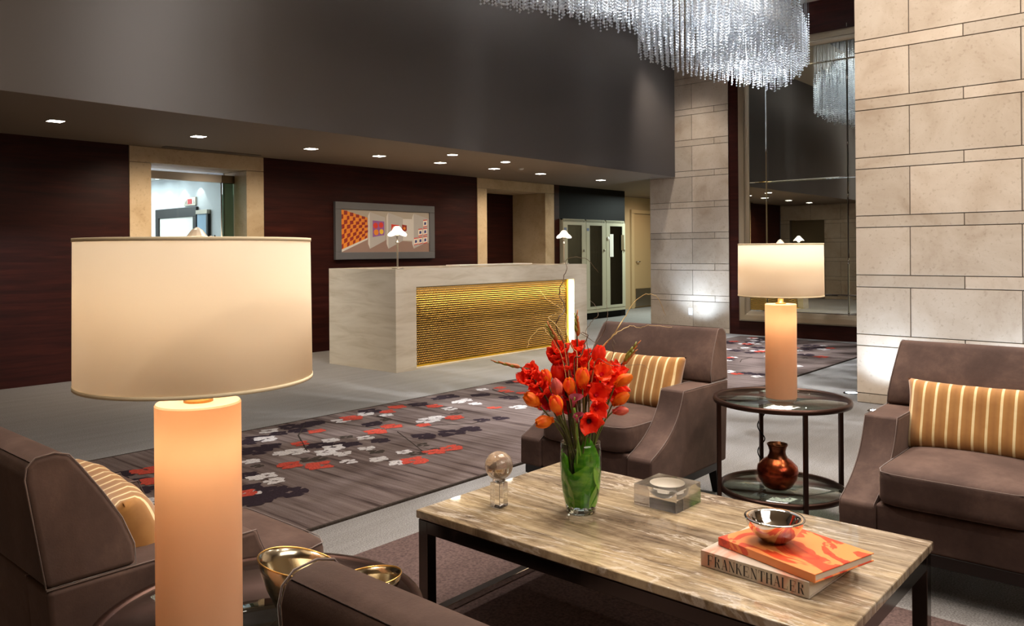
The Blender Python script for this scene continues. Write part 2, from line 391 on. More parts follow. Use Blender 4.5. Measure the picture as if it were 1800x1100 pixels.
# elevator lobby behind portal 1
LOB = mat('lobby_white_panel', (206, 208, 212), .5)
boxo('wall_lobby_right', (4.93, YB + .5, 0), (5.1, 13.2, ZL), LOB, **st)
boxo('wall_lobby_end', (2.6, 13.1, 0), (5.1, 13.25, ZL), LOB, **st)
boxo('wall_lobby_left', (2.5, YB + .45, 0), (2.62, 13.2, ZL), LOB, **st)
boxo('ceiling_lobby', (2.6, 9.0, 2.24), (4.93, 13.1, 2.26), WHITEP, **st)
lamp('AREA', (3.8, 11, 2.2), 90, (.86, .92, 1), (3.8, 11, 0), 1.6, name='lobby_panel_light', size_y=2.4)
for k in range(7):
    y = 9.5 + k * .42
    lamp('SPOT', (4.82, y, 2.2), 4, (1, .98, .95), (4.9, y, 1.2), .01, 75, .3, 'lobby_wall_spot')
    q = MB().lathe([(0, 0), (.035, 0), (.04, .012), (0, .012)], 16).build('recessed_spotlight', COOLGLOW, loc=(4.78, y, 2.226))
    tag(q, 'small round ceiling spot in the row lighting the white lobby wall behind the glass door', 'spotlight', 'lobby wall spots behind the glass door')
# glazed door in portal 1
gd = empty('door_1', (3.83, 8.73, 0), kind='structure')
MB().box((0, -.03, 2.075), (.945, .03, 2.165)).build('header_rail', STEEL, gd, .003)
MB().box((.945, -.03, 2.075), (1.107, .03, 2.165)).build('side_header_rail', mat('dark_bronze_rail', (90, 74, 52), .4, .7), gd, .002)
MB().box((.003, -.006, .02), (.955, .006, 2.075)).build('door_glass', CLEAR, gd)
MB().box((.965, -.006, .02), (1.105, .006, 2.075)).build('side_glass', glassy('green_side_glass', (150, 170, 150), .1), gd)
MB().tube([(.953, 0, .02), (.953, 0, 2.075)], .008, 8).build('edge_rail', STEEL, gd)
MB().tube([(.85, -.03, .4), (.85, -.03, 1.46)], .012, 10).tube([(.85, -.04, 1.4), (.85, .02, 1.4)], .008, 8).build('door_handle', CHROME, gd)
MB().lathe([(0, 0), (.03, 0), (.034, .01), (.03, .02), (0, .02)], 20).build('door_knob', WHITEP, gd, loc=(.8, -.03, 1.42), rot=(R(90), 0, 0))
# things on the lobby wall
pf = empty('framed_picture', (4.93, 10.12, 0), label='dark framed picture with wide white mat behind the glass door', cat='picture')
for a, b in (((-.035, -.56, 1.72), (0, .56, 1.84)), ((-.035, -.56, .8), (0, .56, .92))): MB().box(a, b).build('frame_rail', DARKWOOD, pf, .003, 1)
for a, b in (((-.035, -.56, .92), (0, -.47, 1.72)), ((-.035, .47, .92), (0, .56, 1.72))): MB().box(a, b).build('frame_stile', DARKWOOD, pf, .003, 1)
MB().box((-.014, -.47, .92), (-.002, .47, 1.72)).build('mat_board', WHITEP, pf)
pm = mat('seascape_print', rough=.4)
setc(pm, ramp(pm, noise(pm, coords(pm, (1, 1, 6), world=True), 2, 3), [(.35, (60, 70, 92)), (.6, (112, 96, 110)), (.8, (150, 120, 100))]))
MB().box((-.018, -.18, 1.12), (-.012, .2, 1.46)).build('print', pm, pf)
ei = empty('floor_indicator', (4.93, 9.75, 1.91), label='small silver elevator floor indicator with a red lit screen above the doorway', cat='indicator')
MB().box((-.02, -.15, -.055), (0, .15, .055)).build('plate', STEEL, ei, .003, 1)
MB().box((-.024, -.05, -.032), (-.018, .05, .032)).build('screen', emis('red_display', (200, 20, 30), 1.2), ei)
MB().prism([(-.115, -.02), (-.09, -.02), (-.1025, .025)], -.024, -.018, 'x').build('arrow', WHITEP, ei); MB().prism([(.115, .02), (.09, .02), (.1025, -.025)], -.024, -.018, 'x').build('arrow', WHITEP, ei)
ep = empty('elevator_portal', (4.93, 9.42, 0), label='pale blue elevator jamb panel with a steel head beside the dark picture frame', cat='elevator')
MB().box((-.03, -.12, 0), (0, .12, 1.74)).build('jamb_panel', mat('pale_blue_panel', (150, 176, 200), .3), ep)
MB().box((-.05, -.16, 1.74), (0, .12, 1.79)).build('head_rail', STEEL, ep)
MB().box((-.04, -.16, 0), (0, -.12, 1.74)).build('edge_strip', DARKWOOD, ep)

# corridor at the right rear
CORB = mat('corridor_beige', (172, 150, 116), .7)
boxo('wall_corridor_back', (12.93, 9.32, 0), (18, 9.5, ZL), CORB, **st)
boxo('wall_corridor_end', (18, 5, 0), (18.2, 9.4, ZL), CORB, **st)
boxo('wall_corridor_side', (11.4, 6.2, 0), (18, 6.35, ZL), CORB, **st)
dr = empty('door_2', (14.45, 9.32, 0), kind='structure')
MB().box((.12, -.03, .02), (.95, 0, 2.02)).build('door_leaf', mat('tan_door', (164, 136, 98), .5), dr, .003, 1)
MB().box((0, -.05, 0), (.1, 0, 2.039)).box((.97, -.05, 0), (1.07, 0, 2.039)).box((0, -.05, 2.04), (1.07, 0, 2.12)).build('door_frame', mat('door_frame_tan', (176, 150, 112), .5), dr, .003, 1)
MB().box((.16, -.04, .04), (.9, -.028, .42)).build('kick_plate', STEEL, dr)
MB().tube([(.19, -.03, 1.0), (.19, -.08, 1.0), (.28, -.08, 1.0)], .012, 8).build('door_lever', STEEL, dr)
lamp('SPOT', (14.4, 8.2, 2.34), 26, WARM, (14.6, 9.2, .8), .06, 120, .8, 'corridor_lamp')
lamp('AREA', (13.5, 7.6, 2.35), 75, (.86, 1, .92), (13.5, 7.4, 0), .8, name='corridor_panel_lamp')

# ------------------------------------------------------------------ mirror with champagne frame
FY0, FY1, FZ0, FZ1, FW = 3.23, 5.19, .208, 4.20, .15
mr = empty('wall_mirror', (XM + .02, 4.21, 0), label='tall paned mirror in a wide champagne frame on the dark panelled wall', cat='mirror')
def moulding(p0, p1, inward):
    """frame rail between outer corners p0,p1 (y,z) with stepped profile, mitred"""
    prof = [(0, .0), (0, .045), (.02, .052), (.085, .05), (.09, .036), (.098, .036), (.103, .03), (.13, .022), (.15, .012), (.15, 0)]
    d = Vector((p1[0] - p0[0], p1[1] - p0[1])); ln = d.length; d.normalize(); i = Vector(inward)
    vs = []
    for (q, hgt) in prof:
        for P, sgn in ((p0, 1), (p1, -1)):
            c = Vector(P) + d * sgn * q + i * q
            vs.append((-hgt, c.x - 4.21, c.y))
    n = len(prof); fs = [(2 * k, 2 * k + 1, 2 * k + 3, 2 * k + 2) for k in range(n - 1)]
    return MB().add(vs, fs)
for p0, p1, inn, nm in (((FY0, FZ0), (FY1, FZ0), (0, 1), 'frame_rail'), ((FY1, FZ0), (FY1, FZ1), (-1, 0), 'frame_stile'), ((FY1, FZ1), (FY0, FZ1), (0, -1), 'frame_rail'), ((FY0, FZ1), (FY0, FZ0), (1, 0), 'frame_stile')):
    moulding(p0, p1, inn).build(nm, CHAMP, mr)
MB().box((-.008, FY0 + .1 - 4.21, FZ0 + .1), (0, FY1 - .1 - 4.21, FZ1 - .1)).build('backing_board', BLACKW, mr)
gy = [FY0 + .15, 3.644, 4.775, FY1 - .15]; gz = [FZ0 + .15, .62, 2.21, 3.80, FZ1 - .15]
for a, b in zip(gy, gy[1:]):
    for c, d in zip(gz, gz[1:]):
        bw = .011; g = .0012; a2, b2, c2, d2 = a + g - 4.21, b - g - 4.21, c + g, d - g
        tlt = rnd.uniform(-.0010, .0010), rnd.uniform(-.0010, .0010)
        vs = [(-.010, a2, c2), (-.010, b2, c2), (-.010, b2, d2), (-.010, a2, d2)]
        vs += [(-.014 + tlt[0] * .3, a2 + bw, c2 + bw), (-.014 - tlt[0] * .3, b2 - bw, c2 + bw), (-.014 - tlt[1] * .3, b2 - bw, d2 - bw), (-.014 + tlt[1] * .3, a2 + bw, d2 - bw)]
        MB().add(vs, [(4, 5, 6, 7), (0, 1, 5, 4), (1, 2, 6, 5), (2, 3, 7, 6), (3, 0, 4, 7)]).build('mirror_pane', MIRROR, mr)
for y in (3.644, 4.775):
    for z in (.62, 2.21, 3.80):
        for dz in (-.25, .45): MB().lathe([(0, -.03), (.006, -.02), (.006, .02), (0, .03)], 8).build('glass_bead', CHROME, mr, loc=(-.018, y - 4.21, z + dz))

# ------------------------------------------------------------------ reception desk
dk = empty('reception_desk', (5.38, 6.318, 0), label='long cream marble reception desk with a woven gold front panel', cat='desk')
X1 = 3.346; HY = 1.145; RX0, RX1, RZ = .283, 3.066, .878
mb = MB()
mb.box((0, .2, 0), (X1, HY, 1.07)).box((0, 0, 0), (RX0, .2, 1.07)).box((RX1, 0, 0), (X1, .2, 1.07)).box((RX0, 0, RZ), (RX1, .2, 1.07))
mb.build('marble_body', CREAM, dk)
MB().box((RX0, .03, 0), (RX1, .2, .014)).build('plinth_sill', CREAM, dk)
pn = MB().box((RX0 + .004, .12, .03), (RX1 - .004, .16, RZ - .004)).build('gold_panel', GOLDD, dk)
MB().box((RX0 + .01, .095, .014), (RX1 - .001, .12, .034)).box((RX1 - .03, .095, .034), (RX1 - .001, .12, RZ - .002)).build('gold_trim', mat('gold_trim', (214, 172, 60), .3, .8), dk)
MB().box((RX0 + .02, .15, RZ - .014), (RX1 - .02, .195, RZ - .004)).build('light_strip', GLOW, dk)
lv = MB()                                      # woven lozenge relief, too fine to pick apart
nx, nz = 116, 34; cx = (RX1 - RX0 - .05) / nx; cz = (RZ - .05) / nz
for i in range(nx):
    for j in range(nz):
        x = RX0 + .015 + (i + .5 * (j % 2)) * cx; z = .036 + j * cz
        lv.add([(x + cx * .06, .1195, z + cz * .5), (x + cx * .5, .1195, z + cz * .08), (x + cx * .94, .1195, z + cz * .5), (x + cx * .5, .1195, z + cz * .92), (x + cx * .5, .110, z + cz * .5)],
               [(0, 1, 4), (1, 2, 4), (2, 3, 4), (3, 0, 4)])
lv.build('woven_relief', GOLD, dk, kind='stuff')
lamp('AREA', (5.38 + 1.68, 6.318 + .055, .868), 10, (1, .86, .52), (5.38 + 1.68, 6.318 + .085, 0), 2.7, name='desk_led', size_y=.03)
lamp('AREA', (5.38 + 3.03, 6.318 + .05, .45), 1.6, (1, .9, .7), (5.38 + 3.06, 6.318 + .05, .45), .03, name='desk_led_end', size_y=.8)
o = boxo('document_tray', (7.0, 7.0, 1.07), (8.4, 7.25, 1.083), WHITEP, bev=.002); tag(o, 'low white tray lying along the back of the marble desk top', 'tray')
# desk lamps
def desk_lamp(x, y, label):
    t = empty('desk_lamp', (x, y, 1.071), label=label, cat='lamp', group='little lamps on the reception desk')
    MB().lathe([(0, 0), (.062, 0), (.066, .008), (.045, .014), (.02, .018), (.0, .018)], 28).build('base', STEEL, t)
    MB().lathe([(.009, .016), (.009, .27), (.022, .275), (.022, .281), (.008, .285), (.008, .33), (.014, .335), (.014, .375), (0, .38)], 16).build('stem', STEEL, t)
    MB().tube([(-.02, -.02, .014), (-.02, -.02, .035)], .005, 8).build('switch', STEEL, t)
    mb = MB(); prof = [(.105, .355), (.09, .372), (.06, .405), (.035, .437), (.02, .45)]
    vs = []; seg = 24
    for r, z in prof:
        for k in range(seg):
            a = 2 * math.pi * k / seg; q = 1 + .06 * math.cos(4 * a) * (r > .05); vs.append((r * q * math.cos(a), r * q * math.sin(a), z - (.012 * math.cos(4 * a) if r > .08 else 0)))
    fs = [(i * seg + k, i * seg + (k + 1) % seg, (i + 1) * seg + (k + 1) % seg, (i + 1) * seg + k) for i in range(len(prof) - 1) for k in range(seg)]
    fs.append(tuple((len(prof) - 1) * seg + k for k in range(seg)))
    mb.smooth = True; mb.add(vs, fs).build('glass_shade', emis('lit_milk_glass', (255, 238, 214), 2.4), t)
    lamp('POINT', (x, y, 1.07 + .34), 2.5, WARM, None, .02, name='desk_lamp_bulb')
desk_lamp(5.53, 6.46, 'little steel lamp with a glowing glass shade, before the framed print')
desk_lamp(8.47, 6.50, 'little steel lamp with a glowing flared glass shade before the glazed equipment cabinets')

# ------------------------------------------------------------------ wall picture (generic gallery view)
pc = empty('wall_picture', (6.165, YB - .05, 1.155), label='wide grey framed print of a gallery interior on the dark wood wall', cat='picture')
FG = mat('grey_picture_frame', (112, 112, 114), .35, .3)
PW, PH = 1.73, .748; e = .095
for a, b, nm in (((0, 0, 0), (PW, .05, e), 'frame_rail'), ((0, 0, PH - e), (PW, .05, PH), 'frame_rail'), ((0, 0, e), (e, .05, PH - e), 'frame_stile'), ((PW - e, 0, e), (PW, .05, PH - e), 'frame_stile')):
    MB().box(a, b).build(nm, FG, pc, .004, 1)
flat = lambda n, c: mat(n, c, .5)
def quad(mb, pts, y): # pts in 0..1 of the opening
    mb.add([(e + u * (PW - 2 * e), y, e + v * (PH - 2 * e)) for u, v in pts], [tuple(range(len(pts)))])
p_bg, p_fl, p_wh, p_sh, p_or, p_dk = flat('print_wall', (176, 166, 152)), flat('print_floor', (152, 124, 112)), flat('print_white', (214, 210, 204)), flat('print_shade', (184, 180, 176)), flat('print_orange', (232, 140, 40)), flat('print_maroon', (150, 40, 28))
p_red, p_vio, p_blu, p_yel, p_crm = flat('print_red', (214, 60, 44)), flat('print_violet', (150, 96, 160)), flat('print_blue', (60, 70, 130)), flat('print_yellow', (236, 196, 60)), flat('print_cream', (240, 230, 216))
mb = MB(); quad(mb, [(0, 0), (1, 0), (1, 1), (0, 1)], .02)
mb.cm = 1; quad(mb, [(0, 0), (1, 0), (1, .22), (.6, .28), (.29, .32), (0, .02)], .0195)
mb.cm = 2; quad(mb, [(.0, .0), (0, .06), (.28, .34), (.28, .3)], .019); quad(mb, [(.66, .28), (.79, .28), (.79, .82), (.66, .82)], .019)
mb.cm = 4; quad(mb, [(0, .06), (.28, .34), (.28, .82), (0, 1)], .0185)
mb.cm = 5
for i in range(9):
    for j in range(8):
        if (i + j) % 2: continue
        u0 = i / 9 * .28; u1 = u0 + .28 / 9 * (1.15 if j % 3 else .8)
        f = lambda u, t: (.06 + u) * (1 - t) + (1 - u * .64) * t
        quad(mb, [(u0, f(u0, j / 8)), (u1, f(u1, (j + .2) / 8)), (u1, f(u1, (j + 1.1) / 8)), (u0, f(u0, (j + .9) / 8))], .018)
for u in (.285, .49, .79):
    mb.cm = 2; quad(mb, [(u, .2), (u + .02, .08), (u + .02, .96), (u, .86)], .0185)
    mb.cm = 3; ww = .17 if u < .7 else .19; quad(mb, [(u + .02, .08), (u + .02 + ww, .28), (u + .02 + ww, .84), (u + .02, .96)], .018)
def art(u, v, ww, hh, cols):
    mb.cm = cols[0]; quad(mb, [(u, v), (u + ww, v + .05), (u + ww, v + hh - .02), (u, v + hh)], .017)
    for (a, b, r, c) in cols[1]:
        mb.cm = c; quad(mb, [(u + (a + r * math.cos(t) * .5) * ww, v + .03 + (b + r * math.sin(t) * .5) * (hh - .05)) for t in [k * math.pi / 5 for k in range(10)]], .0165)
art(.335, .36, .13, .40, (7, [(.25, .7, .42, 6), (.72, .75, .4, 6), (.3, .25, .42, 4), (.75, .3, .36, 9)]))
art(.545, .42, .09, .26, (6, [(.5, .5, .8, 10)])); art(.67, .48, .055, .2, (5, [(.5, .5, .5, 4)]))
for (a, b) in ((.81, .16), (.865, .18), (.925, .2), (.865, .39), (.925, .41), (.925, .62)):
    mb.cm = 10; quad(mb, [(a, b), (a + .05, b + .03), (a + .05, b + .2), (a, b + .19)], .0165)
    mb.cm = 6; quad(mb, [(a, b + .165), (a + .05, b + .18), (a + .05, b + .2), (a, b + .19)], .016); quad(mb, [(a, b), (a + .05, b + .03), (a + .05, b + .05), (a, b + .02)], .016)
    mb.cm = 8; quad(mb, [(a + .012, b + .06), (a + .038, b + .075), (a + .036, b + .14), (a + .012, b + .13)], .016)
mb.build('print', [p_bg, p_fl, p_wh, p_sh, p_or, p_dk, p_red, p_vio, p_blu, p_yel, p_crm], pc, fix=False)

# ------------------------------------------------------------------ equipment cabinets
CABM = mat('ivory_cabinet', (176, 172, 150), .45)
DG = glassy('dark_cabinet_glass', (150, 140, 130), .05)
def cabinet(x0, x1, g0, g1, kind, label):
    t = empty('equipment_cabinet', (x0, YB, 0), label=label, cat='cabinet', group='glazed equipment cabinets on the black wall')
    z0, z1, gz0, gz1 = .125, 1.805, .235, 1.70; wd = x1 - x0; a, b = g0 - x0, g1 - x0
    MB().box((.003, -.02, z0), (wd - .003, 0, z1)).build('carcass', CABM, t)
    m2 = MB().box((.006, -.075, z0 + .06), (a, -.05, z1 - .05)).box((b, -.075, z0 + .06), (wd - .006, -.05, z1 - .05)).box((a, -.075, z0 + .06), (b, -.05, gz0)).box((a, -.075, gz1), (b, -.05, z1 - .05))
    m2.build('door_frame', CABM, t)
    MB().box((.003, -.06, z0), (.02, -.02, z1)).box((wd - .02, -.06, z0), (wd - .003, -.02, z1)).box((.003, -.06, z1 - .02), (wd - .003, -.02, z1)).build('case_sides', CABM, t)
    vm = MB()
    for k in range(9): vm.box((.02, -.068, z1 - .045 + k * .0048), (wd - .02, -.056, z1 - .0428 + k * .0048))
    vm.build('vent_louvre', CABM, t, kind='stuff'); MB().box((.003, -.07, z0), (wd - .003, -.03, z0 + .055)).build('plinth_panel', CABM, t)
    MB().box((a, -.066, gz0), (b, -.061, gz1)).build('door_glass', DG, t)
    MB().box((a - .02, -.03, gz0 - .02), (b + .02, -.019, gz1 + .02)).build('dark_interior', mat('cabinet_interior', ((48, 42, 38), (14, 14, 16), (70, 62, 50))[kind], .6), t)
    gr, lt = mat('module_grey', (120, 118, 112), .5), mat('module_dark', (28, 28, 30), .5)
    if kind == 0:
        for k in range(6): MB().box((a + .02 + k * (b - a - .04) / 6, -.045, 1.35), (a + .02 + (k + .6) * (b - a - .04) / 6, -.03, 1.66)).build('circuit_card', gr, t)
        MB().box((a + .01, -.05, .98), (b - .01, -.03, 1.24)).build('control_module', lt, t)
        MB().box((a + .06, -.055, 1.0), (a + .12, -.05, 1.22)).box((a + .22, -.055, 1.0), (a + .32, -.05, 1.22)).build('module_face', gr, t)
        MB().box((-.0 + .03, -.079, 1.60), (.1, -.0745, 1.65)).build('label_plate', flat('blue_label', (90, 104, 140)), t)
    if kind == 1:
        for k in range(4): MB().box((a + .04 + k * .08, -.05, .5), (a + .055 + k * .08, -.03, 1.62)).build('cable_bundle', lt, t)
        for z in (.62, .9, 1.2): MB().box((a + .03, -.046, z), (b - .03, -.034, z + .035)).build('patch_panel', gr, t)
        MB().box((.02, -.079, 1.60), (.09, -.0745, 1.65)).build('label_plate', flat('blue_label', (90, 104, 140)), t)
    if kind == 2:
        for (p, q, r_, s_) in ((-.02, .98, .1, 1.55), (.36, 1.1, .46, 1.54)): MB().box((a + p, -.082, q + .15), (a + r_, -.076, s_)).build('paper_notice', WHITEP if p < 0 else mat('brown_folder', (92, 76, 46), .7), t)
        MB().box((a + .02, -.05, .35), (a + .12, -.03, .95)).build('terminal_box', gr, t)
        MB().lathe([(0, 0), (.035, 0), (.035, .012), (0, .012)], 16).build('round_lock', WHITEP, t, loc=(a - .07, -.076, 1.47), rot=(R(90), 0, 0))
    for z in (1.26, 1.24): MB().lathe([(0, 0), (.012, 0), (.012, .02), (0, .02)], 10).build('latch', STEEL, t, loc=(b + .06 if b + .06 < wd else a - .06, -.076, z), rot=(R(90), 0, 0))
cabinet(10.885, 11.561, 11.019, 11.434, 0, 'first ivory glazed cabinet from the stone portal, with grey modules inside')
cabinet(11.561, 12.186, 11.675, 12.059, 1, 'middle ivory glazed cabinet with a black interior of hanging cables')
cabinet(12.186, 12.827, 12.316, 12.722, 2, 'last ivory glazed cabinet beside the corridor, with white notices on its glass')

# ------------------------------------------------------------------ soffit downlights
for i, (x, y) in enumerate(((2.53, 7.36), (3.80, 7.36), (5.09, 7.37), (6.03, 7.36), (7.03, 7.37), (8.06, 7.38), (9.08, 7.39), (10.6, 7.38))):
    t = empty('recessed_downlight', (x, y, ZL), label='square recessed downlight ' + ('at the dim left end of the low brown ceiling', 'just before the stone portal with the glass door', 'right of the stone portal with the glass door', 'over the left part of the framed gallery print', 'over the space right of the framed gallery print', 'before the left jamb of the empty stone portal', 'before the right jamb of the empty stone portal', 'nearest the stone pier, over the cabinets')[i], cat='downlight', group='square downlights in the low ceiling')
    MB().box((-.055, -.055, -.004), (.055, .055, .0)).build('lens', WHITEGLOW, t)
    MB().box((-.068, -.068, -.003), (-.055, .068, 0)).box((.055, -.068, -.003), (.068, .068, 0)).box((-.055, -.068, -.003), (.055, -.055, 0)).box((-.055, .055, -.003), (.055, .068, 0)).build('trim_ring', SOFP, t)
    lamp('SPOT', (x, y, ZL - .03), {2.53: 3, 3.80: 85, 5.09: 50, 6.03: 22, 7.03: 22, 8.06: 22, 9.08: 70, 10.6: 22}[x], WARM, (x, y + .9, 0), .05, 130, .9, 'downlight_beam')
for x, y in ((6.55, 6.66), (7.55, 6.72)):
    t = empty('round_downlight', (x, y, ZL), label='round recessed downlight near the ceiling edge, ' + ('closer to the framed print' if x < 7 else 'closer to the empty stone portal'), cat='downlight', group='round downlights above the desk')
    MB().lathe([(0, -.004), (.06, -.004), (.06, 0)], 24).build('lens', WHITEGLOW, t); MB().lathe([(.06, 0), (.06, -.004), (.072, -.002), (.072, 0)], 24).build('trim_ring', SOFP, t)
    lamp('SPOT', (x, y, ZL - .03), 12, WARM, (x, y, 0), .05, 100, .8, 'downlight_beam')
t = empty('sprinkler_head', (8.3, 7.1, ZL), label='tiny white sprinkler disc on the low ceiling between the square downlights', cat='sprinkler')
MB().lathe([(0, -.02), (.02, -.02), (.035, -.012), (.035, 0)], 18).build('escutcheon', WHITEP, t)
t = empty('linear_diffuser', (4.4, 8.3, ZL), label='thin dark slot air diffuser in the low ceiling above the stone portal', cat='vent')
MB().box((-.5, -.05, -.006), (.62, .05, 0)).build('slot_frame', mat('diffuser_bronze', (70, 58, 48), .5), t)
# dark plug ceiling camera near the mirror
t = empty('ceiling_camera', (10.75, 4.15, ZC), label='small white dome fitting on the high ceiling over the mirror', cat='camera')
MB().lathe([(.05, 0), (.05, -.03), (.04, -.05), (.02, -.075), (0, -.08)], 20).build('dome', WHITEP, t)
# uplights in the floor
for i, (x, y, p, lb) in enumerate(((6.44, 1.93, 30, 'behind the right armchair'), (6.44, .9, 30, ''), (6.44, -.2, 30, ''), (10.60, 5.80, 48, 'at the foot of the stone pier'), (7.099, 2.335, 2, ''))):
    t = empty('floor_uplight', (x, y, 0), label={0: 'round uplight set in the floor before the left end of the near stone wall', 1: 'round uplight in the floor before the near stone wall, behind the right armchair', 2: 'round uplight in the floor before the far end of the near stone wall', 3: 'round uplight in the floor at the foot of the stone pier by the mirror', 4: 'round uplight glowing in the grey floor beside the near stone wall edge'}[i], cat='uplight', group='floor uplights by the stone')
    MB().lathe([(.0, .004), (.05, .004)], 24).build('lens', COOLGLOW, t); MB().lathe([(.05, .001), (.05, .006), (.066, .005), (.07, .0)], 24).build('rim', STEELD, t)
    tx = {0: 6.74, 1: 6.74, 2: 6.74, 3: 10.99, 4: 6.9}[i]
    lamp('SPOT', (x, y, .05), p, COOL, (tx, y, 1.35), .04, 118, 1.0, 'uplight_beam')

# ------------------------------------------------------------------ rugs
t = empty('patterned_rug', (6, 4.05, 0), label='long streaked taupe rug with red, white and plum blossoms', cat='rug')
MB().box((-5.5, -1.0, 0), (4.72, 1.005, .010)).build('rug_field', RUG, t)
MB().box((-5.52, -1.015, 0), (4.74, -1.0, .011)).box((-5.52, 1.005, 0), (4.74, 1.02, .011)).box((4.72, -1.0, 0), (4.74, 1.005, .011)).build('rug_binding', P_GRN, t)
RED = [(2.63, 4.05), (2.74, 3.91), (2.97, 4.44), (3.25, 4.67), (3.68, 4.83), (3.5, 4.33), (3.69, 4.38), (3.85, 4.24), (4.17, 4.89), (4.38, 4.69), (4.19, 4.25), (4.64, 4.27), (3.16, 3.56), (3.38, 3.62), (3.52, 3.6), (5.25, 4.69), (5.35, 4.85), (5.71, 4.95), (5.27, 4.53), (4.01, 4.81)]
WHT = [(2.75, 4.32), (2.83, 4.29), (2.42, 3.96), (2.4, 3.83), (2.53, 4.3), (2.91, 4.74), (3.04, 4.92), (3.17, 4.01), (2.99, 4.02), (2.9, 3.84), (3.04, 3.75), (3.26, 3.76), (3.07, 3.6), (3.15, 4.37), (3.83, 4.87), (3.56, 4.81), (4.09, 4.35), (4.64, 4.66), (4.67, 4.5), (4.39, 4.51), (3.34, 4.25), (4.78, 4.14), (5.18, 4.91), (3.91, 4.72), (3.98, 4.33), (2.36, 3.96), (2.94, 4.12), (3.05, 4.19), (2.18, 3.73), (4.73, 4.67)]
DRK = [(2.33, 3.6), (2.19, 3.65), (2.28, 3.69), (2.35, 4.05), (2.87, 4.79), (3.21, 4.93), (3.39, 4.9), (3.03, 4.32), (3.18, 4.18), (3.92, 4.93), (4.35, 4.84), (4.75, 4.9), (3.98, 3.89), (4.37, 3.96), (4.24, 4.02), (4.97, 4.75), (5.05, 4.46), (3.65, 4.55), (3.82, 3.91), (3.63, 3.98), (3.36, 4.11), (3.04, 4.82), (2.68, 4.5), (2.15, 3.65), (3.09, 4.21), (4.64, 4.9), (2.77, 4.75), (2.82, 4.54), (3.31, 4.88), (3.18, 4.78)]
GRN = [(2.77, 4.07), (2.83, 4.03), (3.37, 4.11), (3.44, 3.65), (3.46, 3.81), (3.28, 4.37), (3.28, 3.68), (2.5, 4.18), (3.15, 3.9), (3.81, 4.59), (4.3, 4.35)]
BR = [[(3.43, 4.97), (3.49, 4.8), (3.55, 4.54), (3.59, 4.32)], [(2.89, 4.25), (3.1, 4.66), (3.32, 4.91)], [(3.6, 4.22), (3.48, 3.96), (3.33, 3.65), (3.4, 3.62)], [(3.84, 4.23), (3.98, 4.11), (4.11, 4.0), (4.3, 4.0)], [(3.85, 4.75), (3.84, 4.56)], [(5.24, 4.84), (5.06, 4.39)]]
for k in range(26):
    cx_, cy_ = rnd.uniform(5.8, 10.5), rnd.uniform(3.5, 4.9)
    for L_, n_ in ((RED, 1), (WHT, 2), (DRK, 3), (GRN, 1)):
        for q in range(n_): L_.append((cx_ + rnd.gauss(0, .22), min(4.95, max(3.2, cy_ + rnd.gauss(0, .16)))))
for k in range(14):
    cx_, cy_ = rnd.uniform(.7, 2.1), rnd.uniform(3.6, 4.95)
    for L_, n_ in ((RED, 1), (WHT, 1), (DRK, 2)):
        for q in range(n_): L_.append((cx_ + rnd.gauss(0, .2), min(4.92, max(3.3, cy_ + rnd.gauss(0, .16)))))
zz = .0105
def blossoms(name, lst, mt, size, lobes, z):
    mb = MB(); zc = z
    for (x, y) in lst:
        s = size * rnd.uniform(.75, 1.25)
        for k in range(lobes):
            a = 2 * math.pi * k / lobes + rnd.uniform(-.35, .35) + x; d = s * rnd.uniform(.35, .62); r = s * rnd.uniform(.34, .5)
            px, py = x + d * math.cos(a), y + d * math.sin(a); n = 9; zc += .0000012
            mb.add([(px - 6 + r * (1 + .22 * math.sin(3 * q * 6.283 / n + a)) * math.cos(q * 6.283 / n), min(1.0, py - 4.05 + r * (1 + .22 * math.sin(3 * q * 6.283 / n + a)) * .8 * math.sin(q * 6.283 / n)), zc) for q in range(n)], [tuple(range(n))])
    mb.build(name, mt, t, kind='stuff', fix=False)
mb = MB()
for ln in BR: mb.tube([(x - 6, y - 4.05, .0095) for x, y in ln], .004 if len(ln) > 3 else .006, 4)
for k in range(12):
    x, y = rnd.uniform(5.8, 10), rnd.uniform(3.5, 4.7); mb.tube([(x - 6, y - 4.05, .0095), (x - 5.8, y - 3.95 + rnd.uniform(-.1, .1), .0095), (x - 5.55, y - 3.98, .0095)], .005, 4)
mb.build('branch_pattern', P_GRN, t, kind='stuff')
blossoms('olive_leaf_pattern', GRN, P_GRN, .062, 4, .0110)
blossoms('plum_blossom_pattern', DRK, P_DRK, .100, 6, .0114)
blossoms('white_blossom_pattern', WHT, P_WHT, .082, 5, .0118)
blossoms('red_blossom_pattern', RED, P_RED, .085, 5, .0122)
o = boxo('area_rug', (-.6, -.9, 0), (2.95, 2.65, .008), PLAINRUG, bev=.003, seg=1); tag(o, 'plain brown rug lying under the coffee table', 'rug')

